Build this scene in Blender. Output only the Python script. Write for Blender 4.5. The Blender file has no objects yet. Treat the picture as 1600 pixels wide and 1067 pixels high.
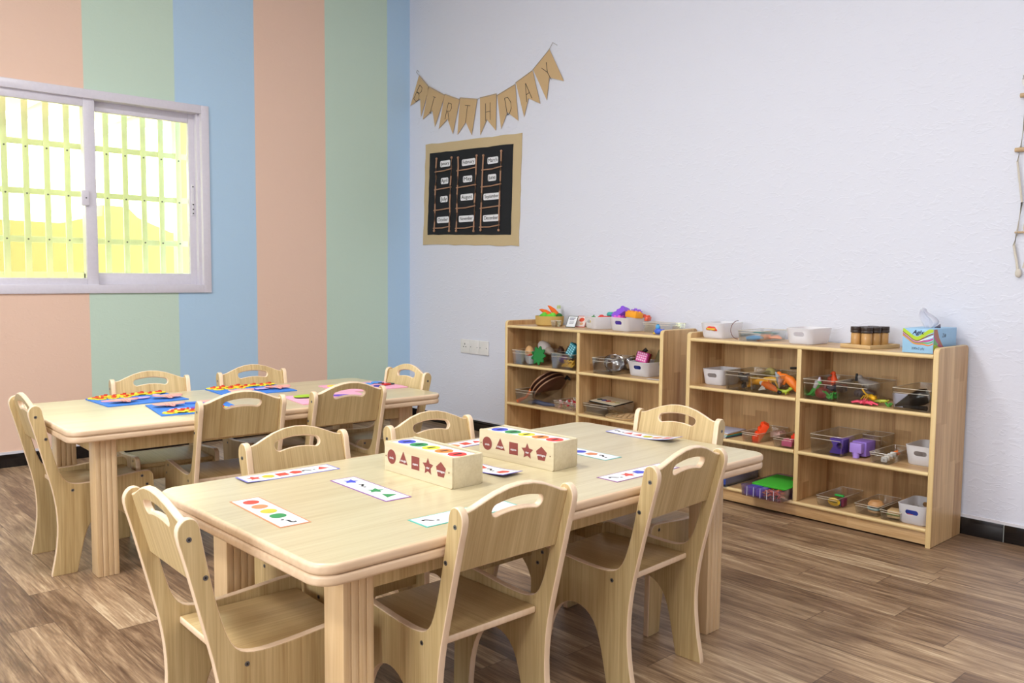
import bpy, bmesh, math, random
from mathutils import Vector, Matrix, Euler
random.seed(7)
PI = math.pi
SC = bpy.context.scene
COL = SC.collection

# ------------------------------------------------------------------ materials
def hexc(r, g, b):
    def f(v):
        v /= 255.0
        return v/12.92 if v <= .04045 else ((v+.055)/1.055)**2.4
    return (f(r), f(g), f(b), 1)

MATS = {}
def newmat(name):
    m = bpy.data.materials.new(name); m.use_nodes = True
    nt = m.node_tree
    b = nt.nodes['Principled BSDF']
    MATS[name] = m
    return m, nt, b

def N(nt, t, **kw):
    n = nt.nodes.new(t)
    for k, v in kw.items():
        if k == 'inp':
            for a, c in v.items(): n.inputs[a].default_value = c
        else: setattr(n, k, v)
    return n

def plain(name, rgb, rough=.5, metal=0, coat=0, bump=0, bscale=200, trans=0, sub=0, spec=.5):
    m, nt, b = newmat(name)
    b.inputs['Base Color'].default_value = hexc(*rgb)
    b.inputs['Roughness'].default_value = rough
    b.inputs['Metallic'].default_value = metal
    b.inputs['Coat Weight'].default_value = coat
    b.inputs['Specular IOR Level'].default_value = spec
    # faint procedural variation
    tc = N(nt, 'ShaderNodeTexCoord')
    no = N(nt, 'ShaderNodeTexNoise', inp={'Scale': bscale if bump else 30.0, 'Detail': 3.0})
    nt.links.new(tc.outputs['Object'], no.inputs['Vector'])
    hs = N(nt, 'ShaderNodeMix', data_type='RGBA', blend_type='MULTIPLY')
    hs.inputs[0].default_value = .10
    hs.inputs[6].default_value = hexc(*rgb)
    nt.links.new(no.outputs['Fac'], hs.inputs[7])
    nt.links.new(hs.outputs[2], b.inputs['Base Color'])
    if bump:
        bp = N(nt, 'ShaderNodeBump', inp={'Strength': bump, 'Distance': .002})
        nt.links.new(no.outputs['Fac'], bp.inputs['Height']); nt.links.new(bp.outputs[0], b.inputs['Normal'])
    if trans:
        b.inputs['Transmission Weight'].default_value = trans
    return m

def wood(name, c1, c2, axis='Z', fine=90, rough=.42, strips=0, coat=.15, stripc=.0, stripaxis='X'):
    """grain runs along axis; strips>0 adds glued staves of that width"""
    m, nt, b = newmat(name)
    L = nt.links.new
    tc = N(nt, 'ShaderNodeTexCoord'); oi = N(nt, 'ShaderNodeObjectInfo')
    sc = N(nt, 'ShaderNodeVectorMath', operation='SCALE', inp={'Scale': 37.0})
    L(oi.outputs['Random'], sc.inputs[0])
    ad = N(nt, 'ShaderNodeVectorMath', operation='ADD')
    L(tc.outputs['Object'], ad.inputs[0]); L(sc.outputs[0], ad.inputs[1])
    def grain(s, lo, detail, rg):
        v = [s, s, s]; v['XYZ'.index(axis)] = lo
        mp = N(nt, 'ShaderNodeMapping'); mp.inputs['Scale'].default_value = v
        L(ad.outputs[0], mp.inputs['Vector'])
        no = N(nt, 'ShaderNodeTexNoise', inp={'Scale': 1.0, 'Detail': detail, 'Roughness': rg})
        L(mp.outputs[0], no.inputs['Vector']); return no
    g1 = grain(fine, 2.2, 4, .6); g2 = grain(fine*3.2, 7, 2, .5)
    g3 = grain(14, .8, 2, .5)
    mx = N(nt, 'ShaderNodeMath', operation='MULTIPLY_ADD', inp={1: .45}); L(g2.outputs['Fac'], mx.inputs[0])
    m1 = N(nt, 'ShaderNodeMath', operation='MULTIPLY', inp={1: .55}); L(g1.outputs['Fac'], m1.inputs[0]); L(m1.outputs[0], mx.inputs[2])
    m2 = N(nt, 'ShaderNodeMath', operation='MULTIPLY_ADD', inp={1: .5}); L(g3.outputs['Fac'], m2.inputs[0]); L(mx.outputs[0], m2.inputs[2])
    last = m2
    if strips:
        sx = N(nt, 'ShaderNodeSeparateXYZ'); L(tc.outputs['Object'], sx.inputs[0])
        dv = N(nt, 'ShaderNodeMath', operation='DIVIDE', inp={1: strips}); L(sx.outputs[stripaxis], dv.inputs[0])
        fl = N(nt, 'ShaderNodeMath', operation='FLOOR'); L(dv.outputs[0], fl.inputs[0])
        # finger joints along the grain
        dz = N(nt, 'ShaderNodeMath', operation='DIVIDE', inp={1: .34}); L(sx.outputs[axis], dz.inputs[0])
        wn0 = N(nt, 'ShaderNodeTexWhiteNoise', noise_dimensions='1D'); L(fl.outputs[0], wn0.inputs['W'])
        az = N(nt, 'ShaderNodeMath', operation='ADD'); L(dz.outputs[0], az.inputs[0]); L(wn0.outputs['Value'], az.inputs[1])
        fz = N(nt, 'ShaderNodeMath', operation='FLOOR'); L(az.outputs[0], fz.inputs[0])
        cb = N(nt, 'ShaderNodeCombineXYZ'); L(fl.outputs[0], cb.inputs[0]); L(fz.outputs[0], cb.inputs[1]); L(oi.outputs['Random'], cb.inputs[2])
        wn = N(nt, 'ShaderNodeTexWhiteNoise', noise_dimensions='3D'); L(cb.outputs[0], wn.inputs['Vector'])
        m3 = N(nt, 'ShaderNodeMath', operation='MULTIPLY_ADD', inp={1: stripc}); L(wn.outputs['Value'], m3.inputs[0]); L(m2.outputs[0], m3.inputs[2])
        m4 = N(nt, 'ShaderNodeMath', operation='SUBTRACT', inp={1: stripc*.5}); L(m3.outputs[0], m4.inputs[0])
        last = m4
    cr = N(nt, 'ShaderNodeValToRGB')
    cr.color_ramp.elements[0].position = .50; cr.color_ramp.elements[0].color = hexc(*c2)
    cr.color_ramp.elements[1].position = .98; cr.color_ramp.elements[1].color = hexc(*c1)
    L(last.outputs[0], cr.inputs[0]); L(cr.outputs[0], b.inputs['Base Color'])
    b.inputs['Roughness'].default_value = rough
    b.inputs['Coat Weight'].default_value = coat; b.inputs['Coat Roughness'].default_value = .25
    bp = N(nt, 'ShaderNodeBump', inp={'Strength': .08, 'Distance': .001}); L(g1.outputs['Fac'], bp.inputs['Height']); L(bp.outputs[0], b.inputs['Normal'])
    return m

W_FACE = wood('beech laminate upright', (218,194,144), (172,142,92), 'Z')
W_SEAT = wood('beech laminate seat', (205,178,128), (170,138,90), 'X')
W_EDGE = wood('lacquered plywood edge', (246,220,190), (230,200,164), 'Z', fine=40, coat=.3)
W_TOP = wood('beech laminate tabletop', (214,203,168), (192,176,136), 'Y', fine=60, rough=.3, coat=.35)
W_TEDGE = wood('tabletop lacquered edge', (236,208,176), (216,184,148), 'Y', fine=30, coat=.3)
W_LEG = wood('laminated leg timber', (232,202,160), (206,170,120), 'Z')
W_SH = wood('rubberwood staves upright', (230,194,140), (182,136,88), 'Z', fine=60, strips=.055, stripc=.42, stripaxis='Y')
W_SHB = wood('rubberwood staves back', (228,190,136), (184,140,92), 'Z', fine=60, strips=.07, stripc=.30, stripaxis='X')
W_SHX = wood('rubberwood staves board', (232,198,148), (192,150,100), 'X', fine=60, strips=.06, stripc=.3, stripaxis='Y')
W_SHE = wood('rubberwood board nosing', (240,214,160), (222,190,132), 'X', fine=50)
W_SHV = wood('rubberwood upright nosing', (236,208,152), (216,182,124), 'Z', fine=50)
W_BOX = wood('pale basswood', (222,209,178), (204,188,152), 'X', fine=50, rough=.6, coat=0)

def wallmat(name, stripes=None, base=(226,226,232), strength=.25):
    m, nt, b = newmat(name); L = nt.links.new
    tc = N(nt, 'ShaderNodeTexCoord')
    b.inputs['Base Color'].default_value = hexc(*base)
    b.inputs['Roughness'].default_value = .55
    if stripes:
        sx = N(nt, 'ShaderNodeSeparateXYZ'); L(tc.outputs['Object'], sx.inputs[0])
        cols = stripes['cols']; edges = stripes['edges']   # edges descending in y from 0
        prev = None
        for i, e in enumerate(edges):
            lt = N(nt, 'ShaderNodeMath', operation='LESS_THAN', inp={1: e}); L(sx.outputs['Y'], lt.inputs[0])
            mx = N(nt, 'ShaderNodeMix', data_type='RGBA')
            L(lt.outputs[0], mx.inputs[0])
            if prev is None: mx.inputs[6].default_value = hexc(*cols[0])
            else: L(prev.outputs[2], mx.inputs[6])
            mx.inputs[7].default_value = hexc(*cols[(i+1) % len(cols)])
            prev = mx
        L(prev.outputs[2], b.inputs['Base Color'])
    n1 = N(nt, 'ShaderNodeTexNoise', inp={'Scale': 55.0, 'Detail': 6.0, 'Roughness': .6}); L(tc.outputs['Object'], n1.inputs['Vector'])
    # trowel strokes: distorted, thresholded ridges
    mp = N(nt, 'ShaderNodeMapping'); mp.inputs['Scale'].default_value = (9, 9, 22); mp.inputs['Rotation'].default_value = (.1, .5, .1)
    L(tc.outputs['Object'], mp.inputs['Vector'])
    n2 = N(nt, 'ShaderNodeTexNoise', inp={'Scale': 1.6, 'Detail': 2.0, 'Roughness': .5, 'Distortion': 1.6}); L(mp.outputs[0], n2.inputs['Vector'])
    cr = N(nt, 'ShaderNodeValToRGB'); cr.color_ramp.elements[0].position = .56; cr.color_ramp.elements[1].position = .66
    L(n2.outputs['Fac'], cr.inputs[0])
    ad = N(nt, 'ShaderNodeMath', operation='MULTIPLY_ADD', inp={1: .7}); L(cr.outputs[0], ad.inputs[0]); L(n1.outputs['Fac'], ad.inputs[2])
    bp = N(nt, 'ShaderNodeBump', inp={'Strength': strength, 'Distance': .003}); L(ad.outputs[0], bp.inputs['Height']); L(bp.outputs[0], b.inputs['Normal'])
    return m

PEACH, GREEN, BLUE = (240,206,184), (203,225,208), (184,215,240)
M_WALLW = wallmat('white textured plaster', base=(222,224,236), strength=.32)
M_WALLS = wallmat('striped painted plaster', stripes=dict(cols=[BLUE, GREEN, PEACH],
            edges=[-.2,-.712,-1.23,-1.747,-2.263,-2.78,-3.296,-3.812,-4.33,-4.845,-5.36,-5.88,-6.4]), strength=.16)
M_CEIL = plain('ceiling paint', (240,240,240), .8)
M_TILE = plain('black granite baseboard tile', (26,22,22), .12, bump=.0)
M_GROUT = plain('grey grout', (150,150,145), .8)
M_PAINTW = plain('white gloss paint', (232,230,236), .3)
M_ALU = plain('white powder coated aluminium', (228,224,234), .3, bump=.03, bscale=60)
M_GREY = plain('grey steel screw', (120,122,128), .3, metal=.8)
M_BLACK = plain('black', (18,18,20), .5)
M_WHITE = plain('white paper', (240,240,244), .6)

# floor planks
def floormat():
    m, nt, b = newmat('wood plank vinyl'); L = nt.links.new
    tc = N(nt, 'ShaderNodeTexCoord'); sx = N(nt, 'ShaderNodeSeparateXYZ'); L(tc.outputs['Object'], sx.inputs[0])
    PW, PL = .125, .92
    def M(op, a, bv=None, c=None):
        n = N(nt, 'ShaderNodeMath', operation=op)
        for i, v in enumerate((a, bv, c)):
            if v is None: continue
            if isinstance(v, (int, float)): n.inputs[i].default_value = v
            else: L(v, n.inputs[i])
        return n.outputs[0]
    ry = M('DIVIDE', sx.outputs['Y'], PW); row = M('FLOOR', ry); fy = M('FRACT', ry)
    w1 = N(nt, 'ShaderNodeTexWhiteNoise', noise_dimensions='1D'); L(row, w1.inputs['W'])
    rx = M('ADD', M('DIVIDE', sx.outputs['X'], PL), w1.outputs['Value']); colm = M('FLOOR', rx); fx = M('FRACT', rx)
    cb = N(nt, 'ShaderNodeCombineXYZ'); L(row, cb.inputs[0]); L(colm, cb.inputs[1])
    w2 = N(nt, 'ShaderNodeTexWhiteNoise', noise_dimensions='2D'); L(cb.outputs[0], w2.inputs['Vector'])
    off = N(nt, 'ShaderNodeVectorMath', operation='SCALE', inp={'Scale': 9.0}); L(w2.outputs['Color'], off.inputs[0])
    ad = N(nt, 'ShaderNodeVectorMath', operation='ADD'); L(tc.outputs['Object'], ad.inputs[0]); L(off.outputs[0], ad.inputs[1])
    def nz(s, det, rg, dist=0):
        mp = N(nt, 'ShaderNodeMapping'); mp.inputs['Scale'].default_value = s; L(ad.outputs[0], mp.inputs['Vector'])
        n = N(nt, 'ShaderNodeTexNoise', inp={'Scale': 1.0, 'Detail': det, 'Roughness': rg, 'Distortion': dist}); L(mp.outputs[0], n.inputs['Vector']); return n.outputs['Fac']
    g1 = nz((2.6, 26, 1), 5, .62, 1.1); g2 = nz((9, 150, 1), 4, .6, .2); g3 = nz((1.2, 5, 1), 2, .5)
    t = M('MULTIPLY_ADD', w2.outputs['Value'], .15, .07)
    s = M('ADD', M('MULTIPLY', g1, .62), M('ADD', M('MULTIPLY', g2, .42), M('ADD', M('MULTIPLY', g3, .28), t)))
    cr = N(nt, 'ShaderNodeValToRGB'); e = cr.color_ramp.elements
    e[0].position = .52; e[0].color = hexc(72,52,38)
    e[1].position = 1.06; e[1].color = hexc(208,184,150)
    for p, c in ((.70,(114,88,66)), (.82,(150,122,94)), (.93,(182,154,122))):
        q = e.new(p); q.color = hexc(*c)
    L(s, cr.inputs[0])
    # seams
    ed = M('MINIMUM', M('MINIMUM', fy, M('SUBTRACT', 1.0, fy)), M('MULTIPLY', M('MINIMUM', fx, M('SUBTRACT', 1.0, fx)), 7.0))
    se = M('GREATER_THAN', ed, .012)
    mx = N(nt, 'ShaderNodeMix', data_type='RGBA'); L(M('MULTIPLY_ADD', se, .55, .45), mx.inputs[0])
    mx.inputs[6].default_value = hexc(70,50,40); L(cr.outputs[0], mx.inputs[7])
    L(mx.outputs[2], b.inputs['Base Color'])
    b.inputs['Roughness'].default_value = .38
    bp = N(nt, 'ShaderNodeBump', inp={'Strength': .15, 'Distance': .002}); L(g2, bp.inputs['Height']); L(bp.outputs[0], b.inputs['Normal'])
    return m
M_FLOOR = floormat()

def clearmat(name, tint=(.93,.95,.95), fac=.10, rough=.05, gl=(1,1,1)):
    m, nt, b = newmat(name); L = nt.links.new
    nt.nodes.remove(b)
    out = nt.nodes['Material Output']
    tr = N(nt, 'ShaderNodeBsdfTransparent'); tr.inputs[0].default_value = (*tint, 1)
    gs = N(nt, 'ShaderNodeBsdfGlossy'); gs.inputs['Color'].default_value = (*gl, 1); gs.inputs['Roughness'].default_value = rough
    lw = N(nt, 'ShaderNodeLayerWeight', inp={'Blend': .35})
    ma = N(nt, 'ShaderNodeMath', operation='MULTIPLY_ADD', inp={1: .55, 2: fac}); L(lw.outputs['Fresnel'], ma.inputs[0])
    ma.use_clamp = True
    mx = N(nt, 'ShaderNodeMixShader'); L(ma.outputs[0], mx.inputs[0]); L(tr.outputs[0], mx.inputs[1]); L(gs.outputs[0], mx.inputs[2])
    L(mx.outputs[0], out.inputs['Surface'])
    return m
M_GLASS = clearmat('yellow tinted window glass', (.96,1.0,.80), .0, .02)
M_CLEAR = clearmat('clear acrylic', (.93,.93,.92), .02, .08)
M_CLEARE = plain('polished acrylic edge', (236,226,206), .15)

def translucent(name, rgb, t=.35):
    m, nt, b = newmat(name); L = nt.links.new
    b.inputs['Base Color'].default_value = hexc(*rgb); b.inputs['Roughness'].default_value = .45
    tl = N(nt, 'ShaderNodeBsdfTranslucent'); tl.inputs[0].default_value = hexc(*rgb)
    mx = N(nt, 'ShaderNodeMixShader'); mx.inputs[0].default_value = t
    L(b.outputs[0], mx.inputs[1]); L(tl.outputs[0], mx.inputs[2]); L(mx.outputs[0], nt.nodes['Material Output'].inputs['Surface'])
    return m
M_BASKET = translucent('white translucent plastic', (252,252,255), .45)

_pc = {}
def C_(r, g, b, rough=.45, **k):
    key = (r, g, b, rough, tuple(sorted(k.items())))
    if key not in _pc: _pc[key] = plain('colour_%d_%d_%d_%d' % (r, g, b, len(_pc)), (r, g, b), rough, **k)
    return _pc[key]

# ------------------------------------------------------------------ geometry helpers
def link(name, me, parent=None, loc=None, rot=None):
    o = bpy.data.objects.new(name, me); COL.objects.link(o)
    if parent: o.parent = parent
    if loc is not None: o.location = loc
    if rot is not None: o.rotation_euler = rot
    return o
def smooth(me, ang=35):
    me.shade_smooth(); me.set_sharp_from_angle(angle=math.radians(ang))
def tag(o, label=None, cat=None, group=None, kind=None):
    if label: o['label'] = label
    if cat: o['category'] = cat
    if group: o['group'] = group
    if kind: o['kind'] = kind
    return o
def thing(name, loc, label, cat, rz=0, group=None, rot=None):
    o = bpy.data.objects.new(name, None); COL.objects.link(o); o.empty_display_size = .05
    o.location = loc; o.rotation_euler = rot or (0, 0, rz)
    return tag(o, label, cat, group)

class MB:
    def __init__(s): s.bm = bmesh.new(); s.mats = []
    def mi(s, m):
        if m not in s.mats: s.mats.append(m)
        return s.mats.index(m)
    def _add(s, src, m, M=None):
        if M is not None: bmesh.ops.transform(src, matrix=M, verts=src.verts)
        me = bpy.data.meshes.new('t'); src.to_mesh(me); src.free()
        n = len(s.bm.faces); s.bm.from_mesh(me); bpy.data.meshes.remove(me)
        s.bm.faces.ensure_lookup_table(); k = s.mi(m)
        for f in s.bm.faces[n:]: f.material_index = k
    def mesh(s, me, M=None, mats=None):
        me.transform(M or Matrix()); n = len(s.bm.faces); s.bm.from_mesh(me)
        s.bm.faces.ensure_lookup_table()
        ks = [s.mi(x) for x in mats]
        for f in s.bm.faces[n:]: f.material_index = ks[min(f.material_index, len(ks)-1)]
        bpy.data.meshes.remove(me)
    def box(s, lo, hi, m, bev=0, M=None, seg=2):
        b = bmesh.new(); bmesh.ops.create_cube(b, size=1)
        c = [(lo[i]+hi[i])/2 for i in range(3)]; d = [abs(hi[i]-lo[i]) for i in range(3)]
        for v in b.verts: v.co = Vector([v.co[i]*d[i]+c[i] for i in range(3)])
        if bev: bmesh.ops.bevel(b, geom=b.edges[:], offset=min(bev, min(d)*.45), segments=seg, profile=.5, affect='EDGES')
        s._add(b, m, M); return s
    def cyl(s, p, q, r, m, r2=None, n=20, M=None):
        p, q = Vector(p), Vector(q); d = q-p; b = bmesh.new()
        bmesh.ops.create_cone(b, cap_ends=True, segments=n, radius1=r, radius2=r if r2 is None else r2, depth=d.length)
        T = Matrix.Translation((p+q)/2) @ d.to_track_quat('Z', 'Y').to_matrix().to_4x4()
        bmesh.ops.transform(b, matrix=T, verts=b.verts); s._add(b, m, M); return s
    def ball(s, c, r, m, n=16, M=None, rot=None):
        b = bmesh.new(); bmesh.ops.create_uvsphere(b, u_segments=n, v_segments=max(6, n//2+2), radius=1)
        if isinstance(r, (int, float)): r = (r, r, r)
        T = Matrix.Translation(c) @ (Euler(rot).to_matrix().to_4x4() if rot else Matrix()) @ Matrix.Diagonal((*r, 1))
        bmesh.ops.transform(b, matrix=T, verts=b.verts); s._add(b, m, M); return s
    def tube(s, pts, rad, m, n=10, M=None, closed=False):
        pts = [Vector(p) for p in pts]; k = len(pts)
        if isinstance(rad, (int, float)): rad = [rad]*k
        b = bmesh.new(); rings = []; up = Vector((0, 0, 1))
        for i, p in enumerate(pts):
            a = pts[(i-1) % k] if (closed or i > 0) else p; c = pts[(i+1) % k] if (closed or i < k-1) else p
            d = (c-a).normalized() if (c-a).length > 1e-9 else Vector((0, 0, 1))
            x = d.cross(up)
            if x.length < .05: x = d.cross(Vector((1, 0, 0)))
            x.normalize(); y = d.cross(x)
            rings.append([b.verts.new(p+(x*math.cos(t)+y*math.sin(t))*rad[i]) for t in (2*PI*j/n for j in range(n))])
        for i in range(k if closed else k-1):
            A, B = rings[i], rings[(i+1) % k]
            for j in range(n): b.faces.new((A[j], A[(j+1) % n], B[(j+1) % n], B[j]))
        if not closed:
            b.faces.new(rings[0][::-1]); b.faces.new(rings[-1])
        bmesh.ops.recalc_face_normals(b, faces=b.faces[:])
        s._add(b, m, M); return s
    def lathe(s, prof, m, n=24, M=None, sx=1, sy=1):
        b = bmesh.new(); R = []
        for r, z in prof:
            if r < 1e-6: R.append([b.verts.new((0, 0, z))])
            else: R.append([b.verts.new((r*sx*math.cos(2*PI*j/n), r*sy*math.sin(2*PI*j/n), z)) for j in range(n)])
        for A, B in zip(R, R[1:]):
            for j in range(n):
                a = [A[j % len(A)], A[(j+1) % len(A)], B[(j+1) % len(B)], B[j % len(B)]]
                u = []
                for v in a:
                    if v not in u: u.append(v)
                if len(u) > 2: b.faces.new(u)
        bmesh.ops.recalc_face_normals(b, faces=b.faces[:])
        s._add(b, m, M); return s
    def face(s, pts, m, M=None):
        b = bmesh.new(); b.faces.new([b.verts.new(p) for p in pts]); s._add(b, m, M); return s
    def build(s, name, parent=None, ang=35, loc=None, rot=None, M=None):
        me = bpy.data.meshes.new(name); s.bm.to_mesh(me); s.bm.free()
        for m in s.mats: me.materials.append(m)
        if M is not None: me.transform(M)
        smooth(me, ang)
        return link(name, me, parent, loc, rot)

def chaikin(p, it=2):
    for _ in range(it):
        q = []
        for i in range(len(p)):
            a, b = p[i], p[(i+1) % len(p)]
            q += [(a[0]*.75+b[0]*.25, a[1]*.75+b[1]*.25), (a[0]*.25+b[0]*.75, a[1]*.25+b[1]*.75)]
        p = q
    return p
def rrect(w, h, r, n=6, cx=0, cy=0):
    out = []
    for (sx, sy, a0) in ((1, 1, 0), (-1, 1, 90), (-1, -1, 180), (1, -1, 270)):
        for i in range(n+1):
            a = math.radians(a0+90*i/n)
            out.append((cx+sx*(w/2-r)+r*math.cos(a), cy+sy*(h/2-r)+r*math.sin(a)))
    return out
def ngon(n, r, a0=90, cx=0, cy=0): return [(cx+r*math.cos(math.radians(a0+360*i/n)), cy+r*math.sin(math.radians(a0+360*i/n))) for i in range(n)]
def star(r, cx=0, cy=0, k=.5, a0=90): return [(cx+(r if i % 2 == 0 else r*k)*math.cos(math.radians(a0+36*i)), cy+(r if i % 2 == 0 else r*k)*math.sin(math.radians(a0+36*i))) for i in range(10)]

def slabmesh(outer, th, holes=(), bev=.002, res=2):
    """flat board lying in XY, centred on z=0; face index 0 = broad faces, 1 = edges"""
    cu = bpy.data.curves.new('c', 'CURVE'); cu.dimensions = '2D'; cu.fill_mode = 'BOTH'
    for poly in [outer, *holes]:
        sp = cu.splines.new('POLY'); sp.points.add(len(poly)-1); sp.use_cyclic_u = True
        for i, (x, y) in enumerate(poly): sp.points[i].co = (x, y, 0, 1)
    cu.extrude = max(th/2-bev, 1e-5); cu.bevel_depth = bev; cu.bevel_resolution = res; cu.offset = -bev
    o = bpy.data.objects.new('c', cu); me = bpy.data.meshes.new_from_object(o)
    bpy.data.objects.remove(o); bpy.data.curves.remove(cu)
    for p in me.polygons: p.material_index = 0 if abs(p.normal.z) > .95 else 1
    return me
def slab(name, outer, th, mf, me_, M=None, holes=(), bev=.002, parent=None, res=2, ang=30, loc=None, rot=None):
    me = slabmesh(outer, th, holes, bev, res)
    idx = [p.material_index for p in me.polygons]
    me.materials.clear(); me.materials.append(mf); me.materials.append(me_)
    me.polygons.foreach_set('material_index', idx)
    if M is not None: me.transform(M)
    smooth(me, ang)
    return link(name, me, parent, loc, rot)

def frame(o, x, y, z):  # matrix whose columns are given axes
    return Matrix(((x[0], y[0], z[0], o[0]), (x[1], y[1], z[1], o[1]), (x[2], y[2], z[2], o[2]), (0, 0, 0, 1)))
XZ = lambda y: frame((0, y, 0), (1, 0, 0), (0, 0, 1), (0, -1, 0))     # local XY -> world XZ, facing -y
YZ = lambda x: frame((x, 0, 0), (0, 1, 0), (0, 0, 1), (1, 0, 0))

def textmesh(s, size, mat, th=.0004, align='CENTER', shear=0, bold=0):
    cu = bpy.data.curves.new('t', 'FONT'); cu.body = s; cu.size = size; cu.align_x = align; cu.align_y = 'CENTER'
    cu.extrude = th; cu.shear = shear; cu.offset = bold
    o = bpy.data.objects.new('t', cu); COL.objects.link(o); bpy.context.view_layer.update()
    me = bpy.data.meshes.new_from_object(o.evaluated_get(bpy.context.evaluated_depsgraph_get()))
    bpy.data.objects.remove(o); bpy.data.curves.remove(cu)
    me.materials.clear(); me.materials.append(mat)
    return me

def dup(o, parent=None):
    c = o.copy(); COL.objects.link(c); c.parent = parent
    for ch in list(o.children): dup(ch, c)
    return c

# ------------------------------------------------------------------ camera
cam = bpy.data.cameras.new('camera'); co = bpy.data.objects.new('camera', cam); COL.objects.link(co); SC.camera = co
yaw, pitch, roll, fpx = .825961, .075495, .008597, 1347.77
F = Vector((-math.sin(yaw)*math.cos(pitch), math.cos(yaw)*math.cos(pitch), -math.sin(pitch)))
R = F.cross(Vector((0, 0, 1))).normalized(); U = R.cross(F)
R2 = R*math.cos(roll)+U*math.sin(roll); U2 = -R*math.sin(roll)+U*math.cos(roll)
co.matrix_world = frame((5.308181, -3.842882, 1.070225), R2, U2, -F)
cam.sensor_width = 36; cam.lens = fpx/1600*36; cam.clip_start = .02

# ------------------------------------------------------------------ room
RX, RY, RZ = 7.2, -6.6, 3.25
def struct(o): o['kind'] = 'structure'; return o
struct(MB().box((-.2, RY-.2, -.1), (RX+.2, .2, 0), M_FLOOR).build('floor'))
struct(MB().box((-.2, RY-.2, RZ), (RX+.2, .2, RZ+.1), M_CEIL).build('ceiling'))
struct(MB().box((0, 0, 0), (RX+.2, .2, RZ), M_WALLW).build('wall_back'))
struct(MB().box((RX, RY, 0), (RX+.2, 0, RZ), M_WALLW).build('wall_right'))
slab('wall_front', [(0, 0), (RX+.2, 0), (RX+.2, RZ), (0, RZ)], .2, M_WALLW, M_WALLW, XZ(RY-.1),
     holes=[[(2.4, .95), (2.4, 2.45), (5.4, 2.45), (5.4, .95)]], bev=.0005, res=0)  # opening made for the added fill window behind the camera
struct(bpy.data.objects['wall_front'])
WY0, WY1, WZ0, WZ1 = -2.94, -1.541, .951, 2.106
w = slab('wall_left', [(RY-.2, 0), (.2, 0), (.2, RZ), (RY-.2, RZ)], .2, M_WALLS, M_WALLS, YZ(-.1),
         holes=[[(WY0+.02, WZ0+.02), (WY0+.02, WZ1-.02), (WY1-.02, WZ1-.02), (WY1-.02, WZ0+.02)]], bev=.0005, res=0)
struct(w)
# baseboards: black tiles with grout joints and a ragged painted lip
def baseboard(name, a, b, y_is_const, first):
    m = MB(); x = first
    def bx(x0, x1, t, z0, z1, mat, bev=0):
        if y_is_const: m.box((x0, -t, z0), (x1, 0.0, z1), mat, bev)
        else: m.box((0, x0, z0), (t, x1, z1), mat, bev)
    bx(a, b, .008, 0, .070, M_GROUT)
    cuts = [a]+[c for c in [first+.6*i for i in range(-14, 20)] if a < c < b]+[b]
    for c0, c1 in zip(cuts, cuts[1:]): bx(c0+.002, c1-.002, .011, 0, .072, M_TILE, .001)
    z = a
    while z < b:
        e = min(b, z+random.uniform(.15, .5)); bx(z, e, .006, .071, random.uniform(.080, .086), M_PAINTW); z = e
    return struct(m.build(name))
baseboard('baseboard_back', 0.011, RX, True, 4.13)
baseboard('baseboard_left', RY, 0, False, -.42)

# window
def framering(m, y0, y1, z0, z1, wy, wz, x0, x1, mat, bev=.003):
    m.box((x0, y0, z0), (x1, y0+wy, z1), mat, bev); m.box((x0, y1-wy, z0), (x1, y1, z1), mat, bev)
    m.box((x0, y0+wy, z0), (x1, y1-wy, z0+wz), mat, bev); m.box((x0, y0+wy, z1-wz), (x1, y1-wy, z1), mat, bev)
win = thing('window_1', (0, (WY0+WY1)/2, WZ0), None, None); win['kind'] = 'structure'
IO = Matrix.Translation((0, -(WY0+WY1)/2, -WZ0))
m = MB(); framering(m, WY0, WY1, WZ0, WZ1, .05, .05, -.11, .014, M_ALU, .003)
m.box((-.09, WY1-.068, WZ0+.045), (-.02, WY1-.048, WZ1-.045), M_ALU, .002)
o = m.build('window_frame', win, M=IO)
m = MB(); framering(m, -2.262, WY1-.052, WZ0+.048, WZ1-.048, .052, .058, -.095, -.058, M_ALU, .004)
m.box((-.09, -2.262, WZ0+.05), (-.06, WY1-.06, WZ0+.118), M_ALU, .004)
sr = m.build('window_sash', win, M=IO)
MB().box((-.079, -2.215, WZ0+.10), (-.075, WY1-.10, WZ1-.10), M_GLASS).build('window_pane', sr)
m = MB(); framering(m, WY0+.05, -2.205, WZ0+.038, WZ1-.045, .062, .05, -.05, -.008, M_ALU, .004)
sl = m.build('window_sash', win, M=IO)
MB().box((-.031, WY0+.11, WZ0+.08), (-.027, -2.265, WZ1-.09), M_GLASS).build('window_pane', sl)
for s_ in (sr, sl):
    for ch in s_.children: ch.data.transform(IO)
m = MB(); m.box((-.008, -2.292, 1.452), (.010, -2.252, 1.538), M_ALU, .003); m.cyl((.009, -2.268, 1.495), (.0125, -2.268, 1.495), .004, M_GREY)
m.build('window_latch', win, M=IO)
m = MB(); m.box((-.062, -1.632, 1.43), (-.052, -1.616, 1.625), M_PAINTW, .002)
for z in (1.445, 1.47, 1.50, 1.61): m.cyl((-.053, -1.624, z), (-.049, -1.624, z), .004, M_BLACK)
m.build('strike_plate', win, M=IO)

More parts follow.
